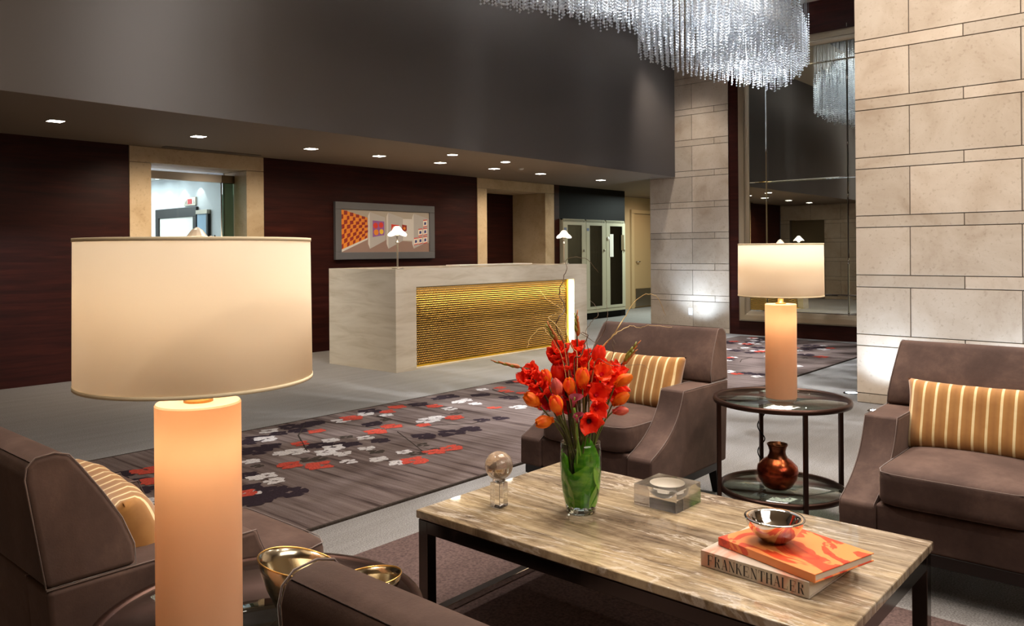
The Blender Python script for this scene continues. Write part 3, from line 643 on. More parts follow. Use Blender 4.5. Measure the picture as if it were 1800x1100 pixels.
# ------------------------------------------------------------------ armchairs
def prof_arm():
    p = [(.06, .17), (.045, .40), (.03, .578), (.487, .578)]
    a, b = Vector((.487, .578)), Vector((.778, .311))
    c1, c2 = Vector((.535, .44)), Vector((.62, .37))
    for k in range(1, 13):
        s_ = k / 12; q = a * (1 - s_) ** 3 + c1 * 3 * s_ * (1 - s_) ** 2 + c2 * 3 * s_ * s_ * (1 - s_) + b * s_ ** 3; p.append((q.x, q.y))
    return p + [(.79, .30), (.79, .17)]
def armchair(loc, rz, label):
    t = empty('armchair', loc, rz, label=label, cat='armchair', group='brown velvet armchairs around the coffee table')
    sh = lambda L_: [(x - .40, z) for x, z in L_]
    arm = sh(prof_arm())
    for s_ in (-1, 1):
        y0, y1 = (.255, .385) if s_ > 0 else (-.385, -.255)
        a = MB().prism(arm, y0, y1).build('armrest', VELVET, t, .011, 3, wn=True)
        top = [(x, z) for x, z in arm[2:-1]]
        for yy in (y0 + .004 if s_ > 0 else y1 - .004, y1 - .004 if s_ > 0 else y0 + .004):
            MB().tube([(x + .001, yy, z + .0005) for x, z in top], .0016, 5).build('piping', SEAM, a)
    back = sh([(.03, .581), (.0, .80), (.004, .824), (.02, .839), (.055, .843), (.082, .835), (.104, .806), (.145, .745), (.180, .685), (.203, .625), (.205, .581)])
    mbk = MB().prism(back, -.383, .383); mbk.v = [(x, y * (1 - .065 * max(0, (z - .581)) / .26), z) for x, y, z in mbk.v]
    bk = mbk.build('backrest', VELVET, t, .012, 3, wn=True)
    bl = MB().prism(sh([(.062, .17), (.047, .40), (.034, .581), (.205, .581), (.25, .46), (.25, .17)]), -.256, .256).build('lower_back', VELVET, t, .006, 2, wn=True)
    for yy in (-.379, .379): MB().tube([(x, yy * (1 - .065 * max(0, (z - .581)) / .26), z) for x, z in back], .0017, 5, closed=True).build('piping', SEAM, bk)
    cm = softbox(.575, .512, .135, 10, 9, .022)
    c = link('seat_cushion', cm, VELVET, t, (.115, 0, .378))
    mb = MB()
    pts = []
    for q in range(48):
        a = 2 * math.pi * q / 48; x, y = math.cos(a), math.sin(a); k = (abs(x) ** 9 + abs(y) ** 9) ** (1 / 9); pts.append((x / k * .2865, y / k * .255, .056))
    mb.tube([(x, y, z) for x, y, z in pts], .0017, 5, closed=True).build('piping', SEAM, c)
    MB().box((-.14, -.256, .17), (.378, .256, .312)).build('seat_deck', VELVET, t, .01, 2, wn=True)
    MB().box((-.325, -.365, .125), (.375, .365, .172)).build('base_rail', DARKWOOD, t, .003, 1)
    for x in (-.30, .34):
        for y in (-.335, .335):
            d = -.03 if x < 0 else .0
            vs = [(x - .028, y - .026, .15), (x + .028, y - .026, .15), (x + .028, y + .026, .15), (x - .028, y + .026, .15), (x - .017 + d, y - .016, 0), (x + .017 + d, y - .016, 0), (x + .017 + d, y + .016, 0), (x - .017 + d, y + .016, 0)]
            MB().add(vs, [(0, 1, 2, 3), (4, 5, 6, 7), (0, 1, 5, 4), (1, 2, 6, 5), (2, 3, 7, 6), (3, 0, 4, 7)]).build('leg', DARKWOOD, t, .002, 1)
    return t
ach = armchair((3.46, 2.262, 0), math.pi, 'brown velvet armchair behind the flowers, left of the copper vase table')
copy_tree(ach, (3.455, .675, 0), math.pi, label='brown velvet armchair before the stone wall, right of the copper vase table')
copy_tree(ach, (.94, 2.105, .008), 0, label='brown velvet armchair seen from behind at the lit lamp, its cushion half hidden')
copy_tree(ach, (.955, .522, .008), 0, label='brown velvet armchair cut off by the photo edge, in front of the gold bowls')

# lumbar pillows
def pillow_mat():
    mt = mat('striped_velvet', rough=.75, Specular_IOR_Level=.15, Sheen_Weight=.4); tc = N(mt, 'ShaderNodeTexCoord'); sp = N(mt, 'ShaderNodeSeparateXYZ'); L(mt, tc.outputs['Object'], sp.inputs[0])
    mu = N(mt, 'ShaderNodeMath', operation='MULTIPLY'); mu.inputs[1].default_value = 1 / .046; L(mt, sp.outputs['Y'], mu.inputs[0])
    fr = N(mt, 'ShaderNodeMath', operation='FRACT'); L(mt, mu.outputs[0], fr.inputs[0])
    c = ramp(mt, fr.outputs[0], [(0, (240, 222, 176)), (.17, (240, 222, 176)), (.20, (176, 128, 70)), (.60, (160, 114, 62)), (.97, (176, 128, 70)), (1, (232, 208, 150))])
    n = noise(mt, coords(mt), 9, 4, .6); c = mixc(mt, c, ramp(mt, n, [(.3, (214, 196, 170)), (.7, (255, 255, 255))]), .8, 'MULTIPLY'); setc(mt, c); return mt
PILM = pillow_mat()
def pillow_mesh(wy, hz, th, seed):
    n1, n2 = 44, 26; vs = []; fs = []; rr = random.Random(seed)
    for side in (1, -1):
        for i in range(n1 + 1):
            for j in range(n2 + 1):
                a, b = 2 * i / n1 - 1, 2 * j / n2 - 1
                pin = 1 - .085 * (1 - abs(a) ** 2.2) * abs(b) ** 4; pin2 = 1 - .06 * (1 - abs(b) ** 2.2) * abs(a) ** 4
                h = th / 2 * ((1 - a ** 4) * (1 - b ** 4)) ** .42
                wr = .003 * math.sin(14 * a + 5 * b + seed) * (abs(a) ** 3 + abs(b) ** 3) * (1 - a * a * b * b)
                vs.append((side * h + wr, a * wy / 2 * pin2, b * hz / 2 * pin))
    m_ = (n1 + 1) * (n2 + 1)
    for s_ in (0, 1):
        for i in range(n1):
            for j in range(n2):
                k = s_ * m_ + i * (n2 + 1) + j; f = (k, k + n2 + 1, k + n2 + 2, k + 1); fs.append(f if s_ == 0 else f[::-1])
    me = bpy.data.meshes.new('pillow_cover'); me.from_pydata(vs, [], fs)
    bm = bmesh.new(); bm.from_mesh(me); bmesh.ops.remove_doubles(bm, verts=bm.verts, dist=.0004); bmesh.ops.recalc_face_normals(bm, faces=bm.faces)
    for f in bm.faces: f.smooth = True
    bm.to_mesh(me); bm.free(); return me
pmh = pillow_mesh(.525, .30, .15, 3)
def pillow(loc, rz, lean, label, tw=0):
    t = link('lumbar_pillow', pmh, PILM, None, loc, (0, lean, rz)); t.rotation_mode = 'XYZ'
    tag(t, label, 'pillow', 'striped lumbar pillows')
    return t
pillow((3.585, 2.275, .562), R(180) , R(-22), 'tan pillow with cream stripes on the armchair behind the red flowers')
pillow((3.58, .70, .562), R(180), R(-20), 'tan pillow with cream stripes on the armchair before the stone wall')
pillow((.845, 2.07, .560), R(-6), R(-24), 'tan pillow with cream stripes half hidden behind the large lit lamp base')

# ------------------------------------------------------------------ coffee table
ct = empty('coffee_table', (2.2, 1.322, 0), label='low rectangular onyx topped coffee table on a polished dark steel frame', cat='table')
HX, HYY = .397, .70
MB().box((-HX, -HYY, .352), (HX, HYY, .38)).build('onyx_top', ONYX, ct, .004, 2, wn=True)
LW = .042
for sx in (-1, 1):
    for sy in (-1, 1):
        x0, y0 = sx * (HX - .006), sy * (HYY - .006)
        MB().box((min(x0, x0 - sx * LW), min(y0, y0 - sy * LW), .008), (max(x0, x0 - sx * LW), max(y0, y0 - sy * LW), .348)).build('leg', STEELD, ct, .0015, 1)
for sx in (-1, 1):
    x0 = sx * (HX - .006); MB().box((min(x0, x0 - sx * .03), -HYY + .048, .306), (max(x0, x0 - sx * .03), HYY - .048, .348)).build('apron_rail', STEELD, ct, .0015, 1)
for sy in (-1, 1):
    y0 = sy * (HYY - .006)
    MB().box((-HX + .048, min(y0, y0 - sy * .03), .306), (HX - .048, max(y0, y0 - sy * .03), .348)).build('apron_rail', STEELD, ct, .0015, 1)
    MB().box((-HX + .048, min(y0, y0 - sy * .036), .008), (HX - .048, max(y0, y0 - sy * .036), .03)).build('floor_rail', CHROME, ct, .0015, 1)

# ------------------------------------------------------------------ round side tables
def side_table(x, y, label, rz=0):
    t = empty('side_table', (x, y, 0), rz, label=label, cat='table', group='round bronze side tables'); r = .300
    ring = lambda rr, z, n=72: [(rr * math.cos(2 * math.pi * k / n), rr * math.sin(2 * math.pi * k / n), z) for k in range(n)]
    MB().lathe([(r - .017, .538), (r + .006, .538), (r + .009, .549), (r + .006, .560), (r - .008, .560), (r - .010, .556), (r - .017, .555)], 96, close=True).build('top_ring', BRONZE, t)
    g = MB().lathe([(0, .548), (r - .012, .548), (r - .012, .557), (0, .557)], 96).build('top_glass', GLASS, t)
    MB().lathe([(r - .034, .128), (r - .016, .128), (r - .014, .14), (r - .018, .15), (r - .032, .15)], 96, close=True).build('shelf_ring', BRONZE, t)
    MB().lathe([(0, .140), (r - .026, .140), (r - .026, .147), (0, .147)], 96).build('shelf_glass', GLASS, t)
    for d in (42, 132, 222, 318):
        a = R(d); MB().box((-.009, -.009, .008), (.009, .009, .545)).build('leg', BRONZE, t, .001, 1, loc=((r - .008) * math.cos(a), (r - .008) * math.sin(a), 0), rot=(0, 0, a))
    return t
side_table(3.604, 1.502, 'round bronze side table with two glass tiers between the two far armchairs')
tl = empty('side_table', (.83, 1.37, 0), 0, label='round dark glass side table under the large lamp and the gold bowls', cat='table', group='round bronze side tables')
src = [o for o in bpy.data.objects if o.name == 'side_table'][0]
for ch in list(src.children): c = ch.copy(); C.objects.link(c); c.parent = tl
tl.location.z = .0

# ------------------------------------------------------------------ table lamps
BULB = emis('lit_bulb', (255, 214, 160), 6)
_t = BULB.node_tree.nodes.new('ShaderNodeBsdfTransparent'); _m = BULB.node_tree.nodes.new('ShaderNodeMixShader'); _m.inputs[0].default_value = .3
L(BULB, _t.outputs[0], _m.inputs[1]); L(BULB, BULB.node_tree.nodes['Principled BSDF'].outputs[0], _m.inputs[2]); L(BULB, _m.outputs[0], BULB.node_tree.nodes['Material Output'].inputs[0])
def table_lamp(x, y, label, p):
    z = .5615; t = empty('table_lamp', (x, y, z), label=label, cat='lamp', group='alabaster column table lamps')
    MB().lathe([(.0695, 0), (.070, .003), (.070, .431)], 64).lathe([(.070, .431), (.068, .434)], 64).lathe([(.068, .434), (0, .434)], 64).lathe([(0, 0), (.0695, 0)], 64).build('column_base', ALAB, t, fix=False)
    MB().lathe([(.0, .434), (.024, .434), (.024, .439), (.013, .442), (.013, .50), (.016, .503), (.016, .54), (0, .54)], 24).build('neck', BRASS, t)
    zb, zt, r = .470, .714, .191
    sh = MB().lathe([(r, zb), (r * 1.0 - .002, zt), (r - .004, zt), (r - .002, zb)], 96, close=True).build('lamp_shade', SHADE, t)
    MB().lathe([(r + .0008, zb), (r + .0008, zb + .006), (r - .003, zb + .006), (r - .003, zb)], 96, close=True).lathe([(r - .0008, zt - .006), (r - .0008, zt), (r - .005, zt), (r - .005, zt - .006)], 96, close=True).build('shade_trim', mat('shade_trim_tape', (240, 222, 186), .7), sh)
    mb = MB()
    for k in range(3):
        a = 2.1 * k + .5; mb.tube([(0, 0, zt - .02), ((r - .003) * math.cos(a), (r - .003) * math.sin(a), zt - .004)], .0018, 6)
    mb.tube([(.016, 0, .53), (.05, 0, .58), (.045, 0, .66), (0, 0, zt - .018)], .0018, 6).tube([(-.016, 0, .53), (-.05, 0, .58), (-.045, 0, .66), (0, 0, zt - .018)], .0018, 6).build('shade_harp', BRASS, t)
    MB().lathe([(0, .545), (.014, .55), (.028, .585), (.03, .61), (.02, .64), (0, .65)], 20).build('bulb', BULB, t)
    MB().lathe([(0, zt - .02), (.006, zt - .02), (.012, zt - .004), (.017, zt + .004), (.009, zt + .015), (.003, zt + .019), (0, zt + .020)], 12, smooth=False).build('crystal_finial', mat('frosted_finial', (250, 236, 214), .3, Transmission_Weight=.4), t)
    lamp('POINT', (x, y, z + .60), p, (1, .87, .72), None, .03, name='lamp_bulb')
    lamp('POINT', (x, y, z + .36), p * .028, (1, .70, .42), None, .02, name='column_fill')  # unseen light added inside the column so it glows from the top
table_lamp(3.604, 1.502, 'alabaster column lamp on the far glass table above the copper vase', 9.5)
table_lamp(.673, 1.311, 'large near alabaster column lamp with a wide cream drum shade, beside the gold bowls', 7.6)

# copper vase on the lower shelf
hv = lambda s: [(r * s, z * s) for r, z in [(0, 0), (.036, 0), (.052, .012), (.074, .045), (.083, .075), (.080, .10), (.062, .122), (.044, .136), (.037, .15), (.036, .17), (.042, .185), (.046, .193), (.044, .195), (.034, .17), (.034, .15), (.04, .135), (.06, .115), (.074, .09), (.05, .03), (0, .02)]]
cm_ = mat('hammered_copper', rough=.24, metal=.95); setc(cm_, ramp(cm_, noise(cm_, coords(cm_), 14, 4, .6), [(.35, (110, 40, 26)), (.55, (168, 74, 44)), (.75, (214, 124, 78))])); bump(cm_, noise(cm_, coords(cm_), 60, 2), .08, .003)
t = empty('copper_vase', (3.55, 1.50, .1515), label='round bellied copper vase with a flared neck on the lower glass shelf', cat='vase')
MB().lathe([(0, 0), (.044, 0), (.062, .012), (.084, .045), (.092, .078), (.088, .104), (.066, .128), (.046, .142)], 48).build('body', cm_, t)
MB().lathe([(.046, .142), (.038, .156), (.036, .172), (.041, .190), (.047, .203), (.045, .205), (.036, .186), (.032, .168), (.035, .155), (.042, .14)], 48).build('neck', mat('dark_copper', (110, 62, 40), .28, .95), t)
# lamp cord wound round the rear leg
cpts = []
lx, ly = 3.604 + .292 * math.cos(R(42)), 1.502 + .292 * math.sin(R(42))
for k in range(60):
    z = .54 - k * .0088; a = k * .42; cpts.append((lx + .017 * math.cos(a), ly + .017 * math.sin(a), max(z, .012)))
for k in range(6): cpts.append((lx - .02 - .02 * k, ly - .015 * math.sin(k), .012))
o = MB().tube(cpts, .003, 6).build('lamp_cord', BLACKW); tag(o, 'black lamp cord wound around the rear leg of the far side table', 'cord')

# gold bowls on the near table
def gold_bowl(x, y, r, h, tilt, label, rz):
    t = empty('gold_bowl', (x, y, .5585), rz, label=label, cat='bowl', group='gold metal bowls'); seg = 64; mb = MB(); mb.smooth = True; vs = []; rows = []
    prof = [(0.001, 0), (.30, .0), (.42, .04), (.62, .22), (.82, .52), (.95, .8), (1, 1), (.985, 1), (.93, .8), (.80, .54), (.60, .26), (.38, .08), (.001, .05)]
    for pr, pz in prof:
        for k in range(seg):
            a = 2 * math.pi * k / seg; zz_ = pz * h * (1 + tilt * math.cos(a) * pz); rr = pr * r * (1 + .07 * math.cos(2 * a) * pz)
            vs.append((rr * math.cos(a), rr * math.sin(a), zz_))
    fs = [(i * seg + k, i * seg + (k + 1) % seg, (i + 1) * seg + (k + 1) % seg, (i + 1) * seg + k) for i in range(len(prof) - 1) for k in range(seg)]
    mb.add(vs, fs).build('bowl_body', GOLDB, t)
    rp = [(r * (1 + .07 * math.cos(2 * a)) * .993 * math.cos(a), r * (1 + .07 * math.cos(2 * a)) * .993 * math.sin(a), h * (1 + tilt * math.cos(a))) for a in [2 * math.pi * k / seg for k in range(seg)]]
    MB().tube(rp, .0016, 6, closed=True).build('rim', BRASS, t)
gold_bowl(.875, 1.32, .070, .098, .15, 'larger gold bowl with an uneven rim, next to the lamp column', R(130))
gold_bowl(.955, 1.205, .058, .075, .10, 'smaller gold bowl partly hidden behind the nearest armchair back', R(-60))

# ------------------------------------------------------------------ things on the coffee table
zt = .3805
t = empty('crystal_ball', (2.01, 1.83, zt), label='rock crystal ball balanced on a clear square crystal block', cat='ornament')
MB().box((-.022, -.022, 0), (.022, .022, .082)).build('crystal_block', CRYST, t, .0015, 1)
MB().lathe([(.0, .0822), (.02, .0822), (.022, .09), (.018, .092), (0, .088)], 24).build('holder_ring', CRYST, t)
bm = bmesh.new(); bmesh.ops.create_uvsphere(bm, u_segments=48, v_segments=32, radius=.048); me = bpy.data.meshes.new('ball'); [setattr(f, 'smooth', True) for f in bm.faces]; bm.to_mesh(me); bm.free()
rc = mat('rock_crystal', (232, 208, 184), .08, Transmission_Weight=.75, IOR=1.45); setc(rc, ramp(rc, noise(rc, coords(rc), 28, 6, .7, 1), [(.35, (206, 176, 148)), (.6, (240, 222, 204)), (.75, (255, 255, 255))])); link('ball', me, rc, t, (0, 0, .138))

t = empty('crystal_bowl', (2.4065, 1.4075, zt), label='square clear crystal block dish with a frosted white hollow', cat='dish')
bw, bh, br = .082, .070, .060
# block with a spherical hollow
bmv = MB(); seg = 48; top = []
bmv.v = []; sq = []
for k in range(seg):
    a = 2 * math.pi * k / seg; x, y = math.cos(a), math.sin(a); q = max(abs(x), abs(y)); sq.append((x / q * bw, y / q * bw))
cir = [(br * math.cos(2 * math.pi * k / seg), br * math.sin(2 * math.pi * k / seg)) for k in range(seg)]
vs = [(x, y, bh) for x, y in sq] + [(x, y, bh) for x, y in cir]; fs = [(k, (k + 1) % seg, seg + (k + 1) % seg, seg + k) for k in range(seg)]
rings = 7; 
for q in range(1, rings + 1):
    f = q / rings; rr = br * math.cos(f * math.pi / 2); z = bh - .046 * math.sin(f * math.pi / 2)
    vs += [(max(rr, .0004) * math.cos(2 * math.pi * k / seg), max(rr, .0004) * math.sin(2 * math.pi * k / seg), z) for k in range(seg)]
    b0 = seg * q
    fs += [(b0 + k, b0 + (k + 1) % seg, b0 + seg + (k + 1) % seg, b0 + seg + k) for k in range(seg)]
base = len(vs); vs += [(x, y, 0) for x, y in sq]; fs += [(k, (k + 1) % seg, base + (k + 1) % seg, base + k) for k in range(seg)]; fs.append(tuple(base + k for k in range(seg)))
MB().add(vs, fs).build('crystal_block', CRYST, t)
MB().lathe([(br * math.cos(f * math.pi / 16) * .995, bh + .0006 - .046 * math.sin(f * math.pi / 16)) for f in range(9)], 48).build('frosted_hollow', FROST, t)

# books
def serif(txt, mb, x0, z0, hgt, y, wid):
    """high-contrast capitals drawn with thick and hairline strokes in the x-z plane"""
    T, t_ = .19, .04
    def bar(a, b, w_, ox): 
        (ax, az), (bx, bz) = a, b; d = Vector((bx - ax, bz - az)).normalized(); n = Vector((-d.y, d.x)) * w_ / 2
        if abs(d.y) > .3: n = Vector((w_ / 2, 0))
        P = [(ax - n.x, az - n.y), (bx - n.x, bz - n.y), (bx + n.x, bz + n.y), (ax + n.x, az + n.y)]
        mb.add([(x0 + (ox + p[0]) * wid, y, z0 + p[1] * hgt) for p in P], [(0, 1, 2, 3)])
    G = {'F': [((.2, 0), (.2, 1), T), ((.08, .985), (.8, .985), t_), ((.08, .015), (.36, .015), t_), ((.2, .5), (.6, .5), t_), ((.8, .99), (.8, .72), t_), ((.6, .62), (.6, .38), t_)],
         'E': [((.2, 0), (.2, 1), T), ((.08, .985), (.8, .985), t_), ((.08, .015), (.82, .015), t_), ((.2, .5), (.6, .5), t_), ((.8, .99), (.8, .72), t_), ((.82, .01), (.82, .3), t_), ((.6, .62), (.6, .38), t_)],
         'R': [((.2, 0), (.2, 1), T), ((.08, .985), (.5, .985), t_), ((.08, .015), (.34, .015), t_), ((.2, .5), (.5, .5), t_), ((.66, .62), (.66, .88), T), ((.5, .985), (.66, .87), t_), ((.5, .5), (.66, .63), t_), ((.5, .5), (.74, .03), T), ((.7, .015), (.9, .015), t_)],
         'A': [((.5, 1), (.15, 0), t_), ((.5, 1), (.82, 0), T), ((.28, .34), (.7, .34), t_), ((.03, .015), (.28, .015), t_), ((.68, .015), (.98, .015), t_)],
         'N': [((.18, 0), (.18, 1), t_), ((.2, .98), (.8, .02), T), ((.82, 0), (.82, 1), t_), ((.06, .015), (.3, .015), t_), ((.04, .985), (.26, .985), t_), ((.7, .985), (.96, .985), t_)],
         'K': [((.2, 0), (.2, 1), T), ((.08, .985), (.34, .985), t_), ((.08, .015), (.34, .015), t_), ((.78, 1), (.26, .45), t_), ((.42, .58), (.8, .0), T), ((.64, .985), (.92, .985), t_), ((.68, .015), (.96, .015), t_)],
         'T': [((.5, 0), (.5, 1), T), ((.1, .985), (.9, .985), t_), ((.36, .015), (.64, .015), t_), ((.1, .99), (.1, .72), t_), ((.9, .99), (.9, .72), t_)],
         'H': [((.2, 0), (.2, 1), T), ((.78, 0), (.78, 1), T), ((.2, .5), (.78, .5), t_), ((.07, .985), (.33, .985), t_), ((.07, .015), (.33, .015), t_), ((.65, .985), (.91, .985), t_), ((.65, .015), (.91, .015), t_)],
         'L': [((.2, 0), (.2, 1), T), ((.08, .985), (.34, .985), t_), ((.08, .015), (.82, .015), t_), ((.82, .01), (.82, .32), t_)]}
    for i, ch in enumerate(txt):
        for a, b, w_ in G[ch]: bar(a, b, w_, i * 1.05)
def book(name, loc, rz, ln, dp, th, cover, label, group):
    """spine along local +y...: local x = depth away from the spine, local y = spine length"""
    t = empty(name, loc, rz, label=label, cat='book', group=group)
    MB().box((.004, -ln / 2 + .004, .003), (dp - .005, ln / 2 - .004, th - .003)).build('page_block', mat('book_pages', (214, 202, 182), .8), t)
    MB().box((0, -ln / 2, 0), (dp, ln / 2, .0028)).box((0, -ln / 2, th - .0028), (dp, ln / 2, th)).box((-.002, -ln / 2, 0), (.0018, ln / 2, th)).build('cover', cover, t, .0006, 1)
    return t
def cover_mat(name, a, b, c, scale, th1, th2):
    mt = mat(name, rough=.35); n = noise(mt, coords(mt, (1, .8, 1)), scale, 3, .45, 2.2)
    setc(mt, ramp(mt, n, [(0, a), (th1, a), (th1 + .015, b), (th2, b), (th2 + .015, c), (1, a)])); return mt
cv1 = mat('watercolour_jacket', rough=.35); setc(cv1, ramp(cv1, noise(cv1, coords(cv1, (.4, 1, .4)), 9, 3, .5, .6), [(.25, (188, 180, 168)), (.50, (184, 170, 154)), (.60, (190, 134, 110)), (.66, (200, 180, 156)), (.8, (170, 122, 66))]))
b1 = book('art_book', (1.979, .906, zt + .0005), R(-4), .308, .285, .042, cv1, 'thick pale jacketed art book with tall black spine lettering, beneath the orange book', 'art books on the coffee table')
mb = MB(); serif('FRANKENTHALER', mb, -.1335, .007, .0275, 0, .0204)
mb.build('spine_lettering', mat('black_ink', (34, 30, 34), .5), b1, loc=(-.0026, 0, 0), rot=(0, 0, R(-90)), fix=False)
cv2 = cover_mat('orange_swirl_cover', (232, 138, 76), (206, 70, 36), (180, 42, 24), 5.5, .50, .60)
b2 = book('art_book', (2.010, .888, zt + .0435), R(-15.5), .312, .247, .022, cv2, 'orange art book with red swirled brush strokes, under the silver bowl', 'art books on the coffee table')
t = empty('silver_bowl', (2.118, .905, zt + .066), label='polished silver double walled bowl standing on the orange book', cat='bowl')
MB().lathe([(0, 0), (.026, 0), (.034, .004), (.056, .022), (.072, .044), (.080, .064), (.0805, .067), (.078, .0685), (.066, .0665), (.063, .064), (.056, .045), (.040, .024), (.02, .014), (0, .012)], 64).build('bowl_body', CHROME, t)

# ------------------------------------------------------------------ vase and flowers
VX, VY = 2.145, 1.583
vz = empty('glass_vase', (VX, VY, zt), label='clear glass vase lined with green leaves in the middle of the coffee table', cat='vase')
VG = mat('vase_glass', (250, 255, 252), .0, Transmission_Weight=1, IOR=1.45)
MB().lathe([(0, 0), (.046, 0), (.0505, .006), (.053, .02), (.061, .06), (.067, .11), (.069, .155), (.0675, .205), (.0665, .232), (.065, .233), (.0635, .23)], 56).build('vase_wall', glassy('vase_clear', (250, 253, 250), .05), vz)
MB().lathe([(0, .001), (.046, .001), (.049, .006), (.0495, .02), (.047, .024), (0, .024)], 14, smooth=False).build('thick_base', VG, vz)
LEAF = translucent('green_leaf', (60, 130, 24), (120, 200, 40), .4, .35); 
setc(LEAF, ramp(LEAF, noise(LEAF, coords(LEAF, (1, 1, 3)), 14, 4, .6), [(.3, (40, 104, 18)), (.5, (72, 150, 26)), (.72, (150, 206, 60))]))
LEAF2 = mat('pale_leaf', (120, 168, 56), .4)
rv = random.Random(4)
for k in range(12):      # broad leaves curled inside the glass
    a0 = 2 * math.pi * k / 12 * 5 + rv.uniform(-.2, .2); mb = MB(); mb.smooth = True; vs = []; n1, n2 = 12, 8; sp = rv.choice((-1, 1)) * rv.uniform(.9, 1.5); w_ = rv.uniform(1.1, 1.5); zt0 = rv.uniform(.13, .18)
    for i in range(n1 + 1):
        f = i / n1; z = .027 + f * zt0; rr = .0495 + .0155 * min(1, f * 2) - .0012 * (k % 3); wd = w_ * math.sin(math.pi * min(.97, f * .9 + .08)) ** .7
        for j in range(n2 + 1):
            g = j / n2 - .5; a = a0 + sp * f * 1.2 + g * wd; vs.append(((rr - .002 * math.cos(g * 6)) * math.cos(a), (rr - .002 * math.cos(g * 6)) * math.sin(a), z + abs(g) * -.01))
    fs = [(i * (n2 + 1) + j, i * (n2 + 1) + j + 1, (i + 1) * (n2 + 1) + j + 1, (i + 1) * (n2 + 1) + j) for i in range(n1) for j in range(n2)]
    mb.add(vs, fs).build('lining_leaf', LEAF if k % 3 else LEAF2, vz, fix=False)
STEM = mat('flower_stem', (84, 92, 34), .5); STEMD = mat('dark_stem', (66, 60, 30), .5)
def petal_mat(name, a, b):
    mt = mat(name, rough=.5, Specular_IOR_Level=.3, Subsurface_Weight=.0); n = noise(mt, coords(mt), 30, 3, .6); setc(mt, ramp(mt, n, [(.35, a), (.65, b)]))
    nt = mt.node_tree; t_ = nt.nodes.new('ShaderNodeBsdfTranslucent'); t_.inputs[0].default_value = (*lin(b), 1); mx = nt.nodes.new('ShaderNodeMixShader'); mx.inputs[0].default_value = .3
    L(mt, nt.nodes['Principled BSDF'].outputs[0], mx.inputs[1]); L(mt, t_.outputs[0], mx.inputs[2]); L(mt, mx.outputs[0], nt.nodes['Material Output'].inputs[0]); return mt
PM = {'red': petal_mat('red_petal', (226, 30, 16), (255, 70, 36)), 'orange': petal_mat('orange_petal', (236, 92, 14), (255, 150, 36)), 'scarlet': petal_mat('scarlet_petal', (236, 50, 20), (255, 104, 44)),
      'crimson': petal_mat('crimson_petal', (190, 16, 44), (232, 36, 54)), 'pink': petal_mat('pink_petal', (206, 80, 84), (238, 124, 96)), 'plum': petal_mat('plum_petal', (120, 34, 56), (176, 70, 90))}
THROAT = mat('dark_throat', (92, 10, 26), .6)
def petal(mb, ln, wd, curl, cup, M_, open_=0, ruff=0, n1=6, n2=4, seed=0):
    vs = []
    for i in range(n1 + 1):
        f = i / n1; wf = wd * (math.sin(math.pi * (f * .86 + .1)) ** .8) * (1 if f < .99 else .55)
        out = open_ * f ** 1.6
        for j in range(n2 + 1):
            g = 2 * j / n2 - 1
            x = cup * math.sin(math.pi * min(1, f * .95)) + out * ln - abs(g) ** 2 * cup * .55 * (1 - .3 * f) + (ruff * ln * math.sin(5 * g + 3 * f + seed) * f)
            vs.append(M_ @ Vector((x, g * wf, f * ln * (1 - .25 * min(1, open_)) + ruff * ln * .5 * math.sin(7 * g + seed) * f - (.1 * ln * open_ * f * f))))
    mb.add(vs, [(i * (n2 + 1) + j, i * (n2 + 1) + j + 1, (i + 1) * (n2 + 1) + j + 1, (i + 1) * (n2 + 1) + j) for i in range(n1) for j in range(n2)])
def orient(axis):
    return Vector(axis).normalized().to_track_quat('Z', 'Y').to_matrix().to_4x4()
def stem_path(p, base, bow=.02, n=9):
    p = Vector(p); b = Vector(base); d = Vector((p.x - VX, p.y - VY, 0)); d = d.normalized() * min(.048, d.length * .55) if d.length > .001 else d
    rim = Vector((VX, VY, zt + .225)) + d; out = [b]; c = rim + (rim - b) * .35
    for k in range(n):
        f = k / (n - 1); out.append(rim * (1 - f) ** 2 + c * 2 * f * (1 - f) + p * f * f)
    return out
CV = Vector((VX, VY, zt + .2))
def vase_base(i): a = i * 2.4; return (VX + .026 * math.cos(a), VY + .026 * math.sin(a), zt + .05)
def tulip(i, u, v, D, size, col, axis, label, sc=1, close=.0):
    c = at(u, v, D); t = empty('tulip', c, label=label, cat='flower', group='tulips in the glass vase')
    Mo = orient(axis); ln = size * 1.45; mats = [PM[col], PM['orange' if col != 'orange' else 'scarlet']]
    for k in range(6):
        a = k * math.pi / 3 + i; mb = MB(); mb.smooth = True
        M_ = Mo @ Matrix.Translation((0, 0, -ln * .5)) @ Matrix.Rotation(a, 4, 'Z') @ Matrix.Translation((size * (.04 if k % 2 else .02), 0, 0)); petal(mb, ln, size * .36, 0, size * .36, M_, close, .02, seed=i + k)
        mb.build('petal', mats[k % 2 if col in ('scarlet',) else 0], t, fix=False)
    b = c - (Mo @ Vector((0, 0, 1, 0)).to_3d() if False else Mo.to_3x3() @ Vector((0, 0, 1))) * ln * .5
    pth = stem_path(b, vase_base(i)); MB().tube([q - c for q in pth], [.0026] * len(pth), 6).build('stem', STEM, t)
def bloom(mbl, c, axis, size, rnd_s, ruff=.12, n=6):
    Mo = Matrix.Translation(c) @ orient(axis)
    for k in range(n):
        M_ = Mo @ Matrix.Rotation(k * 2 * math.pi / n + rnd_s, 4, 'Z') @ Matrix.Translation((size * .06, 0, -size * .45)); petal(mbl, size * (.98 if k % 2 else .86), size * .42, 0, size * .14, M_, .5, ruff, seed=rnd_s * 3 + k)
